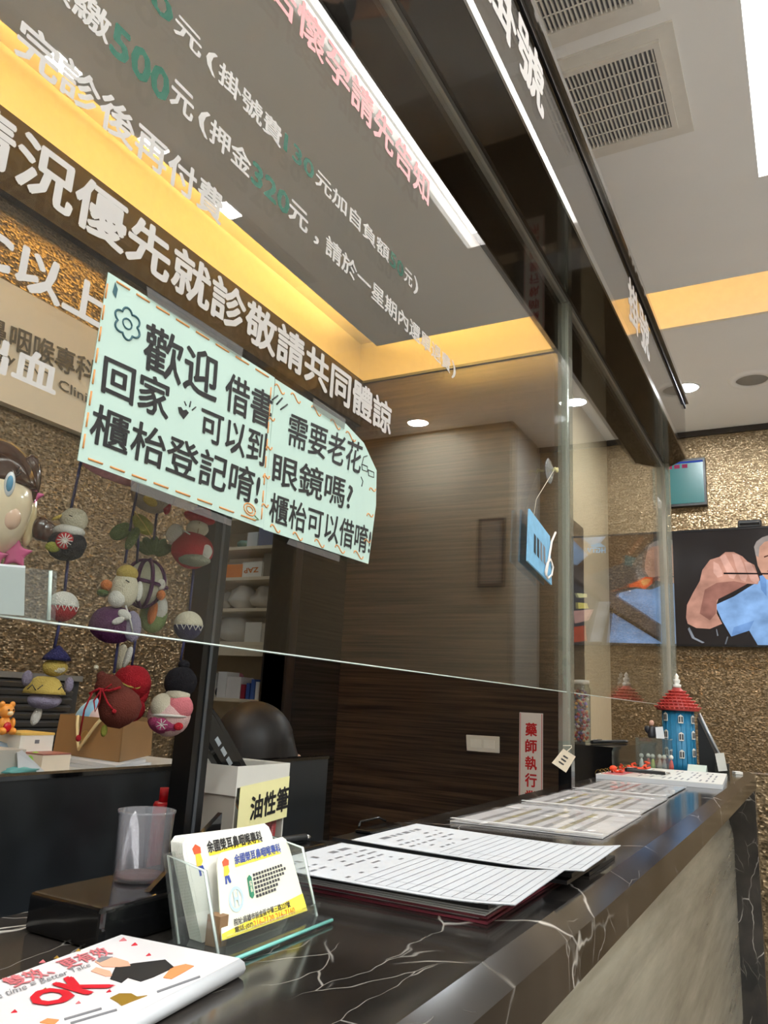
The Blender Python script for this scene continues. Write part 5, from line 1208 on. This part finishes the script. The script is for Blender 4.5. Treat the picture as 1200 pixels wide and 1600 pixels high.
MB().lathe([(.15, .405), (.16, .42), (.15, .436), (0, .437)], sp0, 28).build('seat', BLACKM, stl)
MB().lathe([(.025, .03), (.025, .4045)], sp0, 14).build('column', STEEL, stl)
for k in range(5):
    a = k * 2 * math.pi / 5; MB().tube([sp0 + Vector((0, 0, .03)), sp0 + Vector((0.15 * math.cos(a), 0.15 * math.sin(a), .02))], .018, 8).build('foot', BLACKM, stl)

# store room behind the doorway
SY = 3.16
struct(MB().box(V(-3.4, SY + .34, -CZ), V(XL - .121, SY + .44, ZC)).build('wall_store', WALLP))
struct(MB().box(V(-3.5, YN, -CZ), V(-3.4, SY + .44, ZC)).build('wall_store_side', WALLP))
struct(MB().box(V(-3.4, YN, 1.6), V(XL - .121, SY + .34, 1.65)).build('ceiling_store', PLASTER))
downlight(V(-2.6, 2.55, 1.6), 'round downlight inside the store room', s=45, group='store room light')
su = thing('shelving_unit', 'cream open shelving full of boxes seen through the doorway', 'shelf', V(-2.65, SY + .15, -CZ))
SHM = mat('shelf_cream', (222, 206, 178), .5)
sx0, sx1 = -3.02, onY(450, 900, SY).x
MB().box(V(sx0 - .02, SY, -CZ + .0005), V(sx0, SY + .3, 1.1)).build('side_panel', SHM, su); MB().box(V(sx1, SY, -CZ + .0005), V(sx1 + .02, SY + .3, 1.1)).build('side_panel', SHM, su)
MB().box(V(sx0, SY + .29, -CZ + .0005), V(sx1, SY + .3, 1.1)).build('back_panel', SHM, su)
lev = []
for py_ in (806, 853, 901, 950, 1003, 1093):
    z = onY(394, py_, SY).z; lev.append(z)
    MB().box((sx0, SY + .001, z - .016), (sx1, SY + .289, z)).build('shelf_board', SHM, su)
MB().box((sx0, SY + .001, lev[4] - .07), (sx1, SY + .015, lev[4] - .017)).build('shelf_apron', SHM, su)
def sbox(px0, px1, lv_, ytop, dep, rgb, label, name='storage_box', y0=.03, cat='box', soft=0):
    z0 = lev[lv_] + .0004; a, b = onY(px0, 900, SY + y0), onY(px1, 900, SY + y0); zt = onY((px0 + px1) / 2, ytop, SY + y0).z
    m = mat('store_%d_%d_%d' % rgb, rgb, .5)
    if soft:
        c = Vector(((a.x + b.x) / 2, SY + y0 + dep / 2, (z0 + zt) / 2)); eb = MB().ell(c, ((b.x - a.x) / 2, dep / 2, (zt - z0) / 2), 16, 12, wob=.30, seed=px0)
        for v_ in eb.v: v_.x = min(max(v_.x, a.x), b.x); v_.y = min(max(v_.y, SY + y0), SY + y0 + dep); v_.z = min(max(v_.z, z0), zt)
        o = eb.build(name, glass_mat('bag_film', (.8, .8, .8), f0=.08, haze=.7, hazec=(214, 206, 196), rough=.2) if soft == 2 else m)
    else:
        o = MB().box((a.x, SY + y0, z0), (b.x, SY + y0 + dep, zt)).build(name, m)
    return tag(o, label, cat, 'things on the store room shelves')
sbox(381, 397, 1, 832, .2, (206, 208, 206), 'clear divided plastic rack on the top store shelf'); sbox(398, 449, 1, 822, .18, (116, 122, 150), 'slate blue box on the top store shelf', y0=.04)
sbox(360, 380, 1, 842, .1, (104, 140, 122), 'green packet on the top store shelf', soft=1)
o = sbox(349, 377, 2, 882, .14, (232, 132, 46), 'orange carton on the second store shelf', y0=.01); o2 = sbox(356, 408, 2, 873, .10, (226, 220, 208), 'white printed carton on the second store shelf', y0=.16)
o3 = sbox(378, 408, 2, 878, .12, (234, 228, 216), 'small white carton with orange letters on the second shelf', y0=.015)
a = onY(381, 895, SY + .0148); text('printing', 'ZAP', [onY(404, 886, SY + .0146), onY(381, 888, SY + .0146), onY(381, 896, SY + .0146), onY(404, 894, SY + .0146)], mat('print_orange2', (214, 120, 40), .5), o3, .03)
sbox(410, 432, 2, 864, .2, (120, 108, 92), 'brown grey carton on the second store shelf'); sbox(440, 447, 2, 868, .1, (206, 190, 160), 'slim cream bottle on the second store shelf')
sbox(352, 384, 3, 912, .18, (214, 206, 196), 'bag of white paper cups on the third shelf', 'paper_cup_bag', soft=1, cat='bag'); sbox(386, 423, 3, 912, .2, (206, 196, 184), 'clear bag of rolled supplies on the third shelf', 'supply_bag', soft=1, cat='bag')
sbox(424, 444, 3, 920, .16, (216, 212, 210), 'pale bag at the right of the third shelf', 'supply_bag', soft=1, cat='bag'); sbox(338, 351, 3, 922, .16, (180, 172, 160), 'grey bag at the left of the third shelf', 'supply_bag', soft=1, cat='bag')
sbox(335, 390, 4, 962, .2, (206, 200, 190), 'large clear bag of white pads on the fourth shelf', 'supply_bag', soft=1, cat='bag'); sbox(391, 416, 4, 972, .14, (228, 222, 212), 'white square carton with marks on the fourth shelf')
sbox(417, 434, 4, 974, .14, (206, 196, 180), 'cream carton beside the white carton on the fourth shelf'); sbox(436, 446, 4, 976, .1, (232, 228, 222), 'white slim box at the right of the fourth shelf')
for i, (a0, a1, yt, rgb, lb_, sf) in enumerate(((322, 338, 1048, (186, 178, 56), 'yellow plastic bag hanging low on the store shelf', 1), (338, 352, 1052, (226, 222, 216), 'white roll on the low store shelf', 0), (352.5, 356.5, 1072, (44, 44, 46), 'black strap roll on the low store shelf', 1), (357, 370, 1050, (230, 226, 222), 'white carton on the low store shelf', 0), (371, 392, 1058, (232, 226, 222), 'white tray of pink packs on the low shelf', 0), (393, 399, 1070, (150, 40, 60), 'dark red tube on the low store shelf', 0), (401, 406, 1068, (60, 90, 160), 'blue bottle on the low store shelf', 0), (408, 413, 1062, (70, 100, 170), 'tall blue bottle on the low store shelf', 0), (415, 420, 1066, (226, 226, 226), 'white bottle on the low store shelf', 0), (422, 432, 1070, (180, 50, 60), 'red packet at the right of the low shelf', 1))):
    sbox(a0, a1, 5, yt, .1, rgb, lb_, 'store_item', cat='supplies', soft=sf)
sbox(373, 391, 5, 1050, .06, (206, 130, 150), 'pink pack leaning behind the white tray', 'store_item', y0=.15, cat='supplies', soft=1)

# ================================================================== HANGING CLOTH ORNAMENTS
# black post on the floor behind the counter with an arm
po = thing('ornament_post', 'tall slim black post carrying the hanging cloth ornaments', 'post', V(-.535, .60, LZ0))
pcx = -.535; pa, pb = onX(270, 1290, pcx), onX(301, 1290, pcx)
pyc = (pa.y + pb.y) / 2; hwd = .0118
PT = onX(362, 655, pcx).z
MB().box((pcx - hwd, pyc - hwd, CZ + LZ0 + .0085), (pcx + hwd, pyc + hwd, PT)).build('post', mat('post_black', (12, 12, 13), .3), po)
MB().box((pcx + hwd + .0002, pyc - .002, CZ + LZ0 + .02), (pcx + hwd + .0012, pyc + .002, PT - .01)).build('groove_line', mat('post_groove', (70, 72, 76), .3), po)
MB().box((pcx - .04, pyc - .04, CZ + LZ0 + .0002), (pcx + .04, pyc + .04, CZ + LZ0 + .008)).build('base_plate', BLACKG, po)
HC = onX(222, 735, -.505)                       # centre of the cloth hoop
MB().tube([Vector((pcx, pyc, PT - .012)), Vector((pcx, pyc, PT + .003)), Vector((HC.x, HC.y, PT + .003))], .005, 8).build('arm', BLACKG, po)
hp = thing('cloth_hoop', 'pink patterned cloth hoop with navy cords behind the mint notices', 'mobile', HC)
hr_ = .052
hoop = [HC + Vector((hr_ * .62 * math.cos(a), hr_ * math.sin(a), 0)) for a in [2 * math.pi * k / 28 for k in range(28)]]
MB().tube(hoop, .0075, 8, closed=True).build('hoop', mat('hoop_pink', (198, 140, 146), .9, vs=160, var=.35), hp)
NV = mat('navy_cord', (36, 34, 70), .8)
for k in (0, 9, 19): MB().tube([hoop[k], Vector((HC.x, HC.y, PT - .004))], .0009, 5).build('hanger_cord', NV, hp)
def cord(pts, X): MB().tube([onX(x, y, X) for x, y in pts], .0011, 6).build('cord', NV, hp)
XA, XB, XC2 = -.482, -.487, -.486
cord([(131, 700), (110, 800), (106, 835)], XA); cord([(106, 876), (101, 925)], XA); cord([(94, 970), (85, 1012)], XA)
cord([(221, 730), (210, 790), (202, 830)], XB); cord([(200, 850), (195, 880)], XB); cord([(217, 830), (214, 880)], -.515); cord([(246, 790), (240, 850)], -.515); cord([(236, 872), (228, 900)], -.515)
cord([(185, 1000), (178, 1052)], XB); cord([(213, 990), (206, 1040)], -.515)
cord([(316, 760), (309, 800)], XC2); cord([(303, 885), (296, 955)], XC2); cord([(288, 1000), (282, 1032)], XC2)
def cl(name, rgb, var=.14, vs=140): return mat('cloth_' + name, tuple(int(v * .78) for v in rgb), .95, var=var, vs=vs, spec=.2, bump=.5, bs=900)
CREAM = cl('cream', (226, 216, 190)); RD = cl('red', (184, 34, 44)); BK = cl('black', (34, 32, 36)); NVY = cl('navy', (44, 42, 84)); PUR = cl('purple', (88, 36, 84)); OLV = cl('olive', (146, 146, 60)); GRN = cl('green', (96, 112, 66)); YLW = cl('yellow', (206, 178, 92)); BRN = cl('brown', (112, 52, 40)); ORN = cl('orange', (214, 122, 66)); PNK = cl('pink', (226, 128, 134)); WHT = cl('white', (228, 222, 212)); LAV = cl('lavender', (150, 142, 162)); ROSE = cl('rose_print', (176, 70, 112), .4, 90)
class Orn:
    def __init__(s, name, x, y, X, label, cat='ornament'):
        s.X = X; s.c = onX(x, y, X); s.o = (x, y); s.u = mpp(s.c)
        d = Vector((0, 0, CZ)) - s.c; d.z = 0; s.f = d.normalized(); s.r = Vector((-s.f.y, s.f.x, 0)); s.z = (Vector((0, 0, 1)))
        s.t = thing(name, label, cat, s.c, 'hanging cloth ornaments'); s.rot = Matrix((s.r, s.f, s.z)).transposed()
    def p(s, x, y, f=0.):
        return s.c + s.r * ((x - s.o[0]) * s.u) - s.z * ((y - s.o[1]) * s.u) + s.f * (f * s.u)
    def e(s, nm, x, y, rx, ry, m, f=0., rf=None, par=None, tilt=0., wob=.06, z0=-1., z1=1.):
        rt = Matrix.Rotation(-tilt, 3, s.f) @ s.rot
        return MB().ell(s.p(x, y, f), (rx * s.u, (rf or rx) * s.u, ry * s.u), 18, 12, rot=rt, wob=wob, seed=x * .37, z0=z0, z1=z1).build(nm, m, par or s.t)
    def l(s, nm, pts, w, m, par=None, f=None):
        return MB().tube([s.p(*q_) for q_ in pts], w * s.u, 6).build(nm, m, par or s.t)
    def flower(s, x, y, f, r, m1, m2, n=10):
        k = s.e('flower', x, y, r, r, m1, f, r * .25)
        for i in range(n):
            a = 2 * math.pi * i / n; s.l('petal_line', [(x, y, f + r * .28), (x + r * .85 * math.cos(a), y + r * .85 * math.sin(a), f + r * .16)], r * .07, m2, k)
A1 = Orn('bird_doll', 107, 835, XA, 'white headed cloth bird doll in black patterned body, left cord')
A1.e('body', 107, 852, 29, 25, BK); A1.e('collar', 107, 832, 24, 12, WHT, 2); A1.e('head', 112, 812, 21, 19, CREAM, 3); A1.e('beak', 88, 812, 9, 3, YLW, 8, 3, tilt=-.6); A1.flower(103, 850, 26, 13, RD, WHT, 12); A1.e('leaf', 88, 861, 11, 8, OLV, 22, 4); A1.l('closed_eye', [(104, 809, 23), (109, 811, 23)], .9, INK)
def ball(x, y, X, r, mb_, mt_, label):
    b = Orn('cloth_ball', x, y, X, label, 'ornament'); b.e('lower_half', x, y, r, r, mb_, 0, r, z0=-1., z1=.15, wob=0); b.e('upper_half', x, y - 1, r * 1.02, r * 1.0, mt_, 0, r * 1.02, z0=-.05, z1=1., wob=0)
    for i in range(5):
        a = (i - 2) * .42; xa = x + r * math.sin(a); b.l('stitch', [(xa - 2, y - 1, r * math.cos(a) * 1.05), (xa + 3, y + r * .33, r * math.cos(a) * .99), (xa + 6, y - 1, r * math.cos(a + .2) * 1.03)], .8, WHT)
    return b
ball(98, 948, XA, 23, RD, WHT, 'red and white stitched cloth ball on the left cord'); ball(294, 978, XC2, 22, NVY, CREAM, 'navy and cream stitched cloth ball on the right cord')
A3 = Orn('cloak_doll', 77, 1065, XA, 'cloth doll in navy pointed hat and yellow cloak, left cord')
A3.e('head', 82, 1043, 19, 14, YLW); A3.e('face', 85, 1045, 13, 8, CREAM, 9, 9)
MB().lathe([(22 * A3.u, 0), (20 * A3.u, 5 * A3.u), (11 * A3.u, 15 * A3.u), (2 * A3.u, 23 * A3.u), (0, 23.5 * A3.u)], A3.p(83, 1032), 20).build('hat', NVY, A3.t)
MB().lathe([(36 * A3.u, -16 * A3.u), (34 * A3.u, -10 * A3.u), (22 * A3.u, 6 * A3.u), (15 * A3.u, 10 * A3.u), (0, 11 * A3.u)], A3.p(72, 1068), 22, sy=.8).build('cloak', YLW, A3.t)
A3.e('ruffle', 74, 1094, 25, 13, LAV, 4); A3.e('sleeve', 45, 1062, 8, 12, LAV); A3.e('sleeve', 106, 1068, 7, 12, LAV); A3.e('foot', 66, 1118, 7, 14, WHT, 4, tilt=.25)
for k in range(4): A3.l('cloak_seam', [(48 + k * 14, 1078, 26), (54 + k * 14, 1071, 25), (60 + k * 14, 1079, 26)], .9, INK)
B1 = Orn('leaf_cluster', 205, 830, XB, 'green cloth leaf cluster at the top of the middle cord')
B1.e('leaf', 190, 832, 18, 12, GRN, 0, 5, tilt=-.7); B1.e('leaf', 221, 818, 20, 12, OLV, 4, 6, tilt=.75); B1.e('leaf', 208, 842, 8, 20, GRN, 6, 6, tilt=.35); B1.l('leaf_vein', [(206, 800, 10), (222, 818, 11), (236, 836, 9)], .8, YLW)
B2 = Orn('scallop_shell', 242, 862, -.515, 'olive green cloth scallop shell on the middle cord')
for k in range(5):
    a = (k - 2) * .5; B2.e('lobe', 240 + 18 * math.sin(a), 866 - 14 * math.cos(a), 8, 15, GRN, 0, 6, tilt=a)
B3 = Orn('temari_ball', 226, 912, -.515, 'purple and white striped temari ball behind the old man doll')
B3.e('core', 226, 912, 35, 36, cl('temari_pale', (206, 202, 178), .25, 60), wob=0)
for k in range(4):
    pts = []
    for i in range(15):
        t = -math.pi / 2 + math.pi * i / 14; ax_ = (k - 1.5) * .62; pts.append((226 + 36 * math.sin(ax_) * math.cos(t), 912 + 36.5 * math.sin(t), 36 * math.cos(ax_) * math.cos(t)))
    B3.l('purple_band', pts, 3.2, PUR)
B3.l('purple_band', [(226 + 36.5 * math.sin(a), 912 + 6 * math.sin(a), 36.5 * math.cos(a)) for a in [(-1.2 + 2.4 * i / 14) for i in range(15)]], 3.0, PUR)
B3.e('orange_bead', 252, 930, 7, 8, ORN, 22); B3.e('rosette', 250, 914, 7, 9, WHT, 24)
B4 = Orn('old_man_doll', 188, 945, XB, 'bearded old man cloth doll in purple robe on the middle cord')
B4.e('robe', 182, 976, 36, 29, PUR, 0, 30); B4.e('head', 191, 922, 21, 30, CREAM, 6, 20); B4.e('cap', 192, 896, 17, 13, YLW, 8, 16); B4.e('beard', 182, 938, 13, 14, WHT, 18, 10); B4.e('ear', 213, 922, 6, 16, WHT, 4, 5)
B4.e('sleeve', 210, 978, 13, 24, LAV, 18, 10, tilt=-.1); B4.e('white_lapel', 196, 962, 11, 7, WHT, 27, 4, tilt=.5); B4.e('white_leaf', 188, 972, 10, 5, WHT, 30, 3, tilt=-.5); B4.l('collar_edge', [(196, 948, 26), (206, 972, 30), (212, 990, 26)], 1.4, WHT); B4.l('closed_eye', [(191, 909, 27), (197, 912, 26)], 1.0, INK); B4.e('orange_fruit', 164, 918, 9, 9, ORN, 10); B4.e('green_fruit', 160, 930, 9, 6, GRN, 9)
B5 = Orn('carrot_pocket', 241, 962, -.515, 'green cloth pocket with an orange carrot on the middle cord')
B5.e('pocket', 240, 962, 21, 27, cl('pocket_green', (132, 150, 92)), 0, 12); B5.e('rim', 246, 950, 14, 20, WHT, 4, 10); B5.e('carrot', 238, 958, 7, 19, ORN, 13, 6, tilt=.1)
B7 = Orn('beige_doll', 240, 775, -.515, 'beige round cloth doll half hidden by the left mint notice')
B7.e('body', 240, 772, 34, 30, cl('beige', (176, 160, 138)), 0, 30); B7.e('yellow_patch', 236, 790, 12, 7, YLW, 27, 4, tilt=.5); B7.e('arm', 262, 790, 6, 14, RD, 8, 5)
B8 = Orn('gourd', 180, 1090, XB, 'brown cloth gourd tied with red cord on the middle cord')
MB().lathe([(0, -38 * B8.u), (16 * B8.u, -36 * B8.u), (29 * B8.u, -24 * B8.u), (33 * B8.u, -8 * B8.u), (28 * B8.u, 8 * B8.u), (21 * B8.u, 18 * B8.u), (21 * B8.u, 28 * B8.u), (17 * B8.u, 40 * B8.u), (8 * B8.u, 48 * B8.u), (5 * B8.u, 55 * B8.u), (0, 56 * B8.u)], B8.p(184, 1098), 24, rot=Matrix.Rotation(.62, 3, B8.f)).build('body', BRN, B8.t)
B8.l('red_cord', [(142, 1086, 22), (155, 1078, 26), (170, 1080, 27), (186, 1074, 24)], 2.0, RD); B8.l('red_cord', [(146, 1084, 24), (138, 1110, 20), (136, 1150, 12)], 1.4, RD); B8.l('red_cord', [(160, 1080, 28), (170, 1098, 32), (180, 1108, 33)], 1.4, RD)
B8.l('bow_loop', [(158, 1080, 27), (150, 1096, 26), (154, 1112, 26), (158, 1098, 27), (158, 1080, 27)], 1.3, RD); B8.l('bow_loop', [(162, 1079, 28), (172, 1070, 28), (176, 1078, 28), (162, 1081, 28)], 1.3, RD); B8.e('tassel_knot', 135, 1152, 4, 5, RD, 12, wob=0); B8.e('bead', 181, 1110, 3.5, 3.5, RD, 34, wob=0); B8.e('tip', 146, 1046, 4, 4, CREAM); B8.e('stem_leaf', 170, 1140, 5, 9, OLV, 6, 4)
B9 = Orn('red_pouch', 207, 1075, -.515, 'plump red cloth pouch behind the brown gourd')
B9.e('body', 205, 1068, 30, 28, RD); B9.e('lower_lobe', 212, 1106, 18, 20, RD, 2); B9.e('side_lobe', 222, 1085, 10, 20, RD, 2, tilt=.3); B9.l('yellow_stitch', [(184, 1066, 27), (200, 1073, 29), (214, 1075, 27), (220, 1072, 24)], 1.6, YLW)
B10 = Orn('cream_knot', 193, 1025, -.505, 'cream folded cloth knot above the red pouch')
B10.e('fold', 190, 1026, 9, 19, CREAM, 0, 8, tilt=.1); B10.e('fold', 199, 1026, 6, 17, WHT, 3, 6, tilt=.25)
C1 = Orn('red_hat_doll', 303, 848, XC2, 'cloth doll in red hat and red patterned robe, right cord')
C1.e('body', 302, 860, 32, 29, RD, 0, 30); C1.e('print_patch', 306, 876, 25, 11, cl('print_green', (150, 150, 130), .5, 120), 12, 17); C1.e('white_patch', 322, 864, 10, 12, WHT, 18, 8); C1.e('head', 306, 826, 17, 14, CREAM, 3); C1.e('sleeve', 272, 838, 12, 16, WHT, 6, 9, tilt=.2); C1.e('hat_brim', 307, 808, 25, 9, RD, 2, 20, tilt=.18); C1.e('hat_crown', 311, 800, 14, 10, RD, 2); C1.l('pin', [(284, 834, 22), (296, 840, 24)], 1.0, WHT); C1.l('face_line', [(308, 818, 18), (307, 836, 19)], .7, cl('tan', (170, 140, 110)))
C3 = Orn('pink_doll', 270, 1092, XC2, 'black haired cloth doll with pink round robe, right cord')
C3.e('robe', 268, 1118, 33, 31, cl('robe_pink', (232, 190, 184), .15, 80), 0, 30); C3.e('pink_side', 280, 1105, 22, 22, PNK, 10, 18); C3.e('printed_hem', 264, 1128, 27, 17, ROSE, 9, 20); C3.e('white_side', 256, 1104, 18, 20, CREAM, 12, 16); C3.e('neck', 277, 1086, 19, 11, CREAM, 5); C3.e('hair', 279, 1066, 26, 24, BK, 0, 24); C3.e('hair_bun', 281, 1039, 9, 8, BK); C3.e('lace_band', 268, 1117, 31, 5, WHT, 3, 31); C3.e('red_petal', 283, 1132, 7, 6, RD, 27, 3); C3.flower(258, 1130, 28, 10, ROSE, WHT, 7)
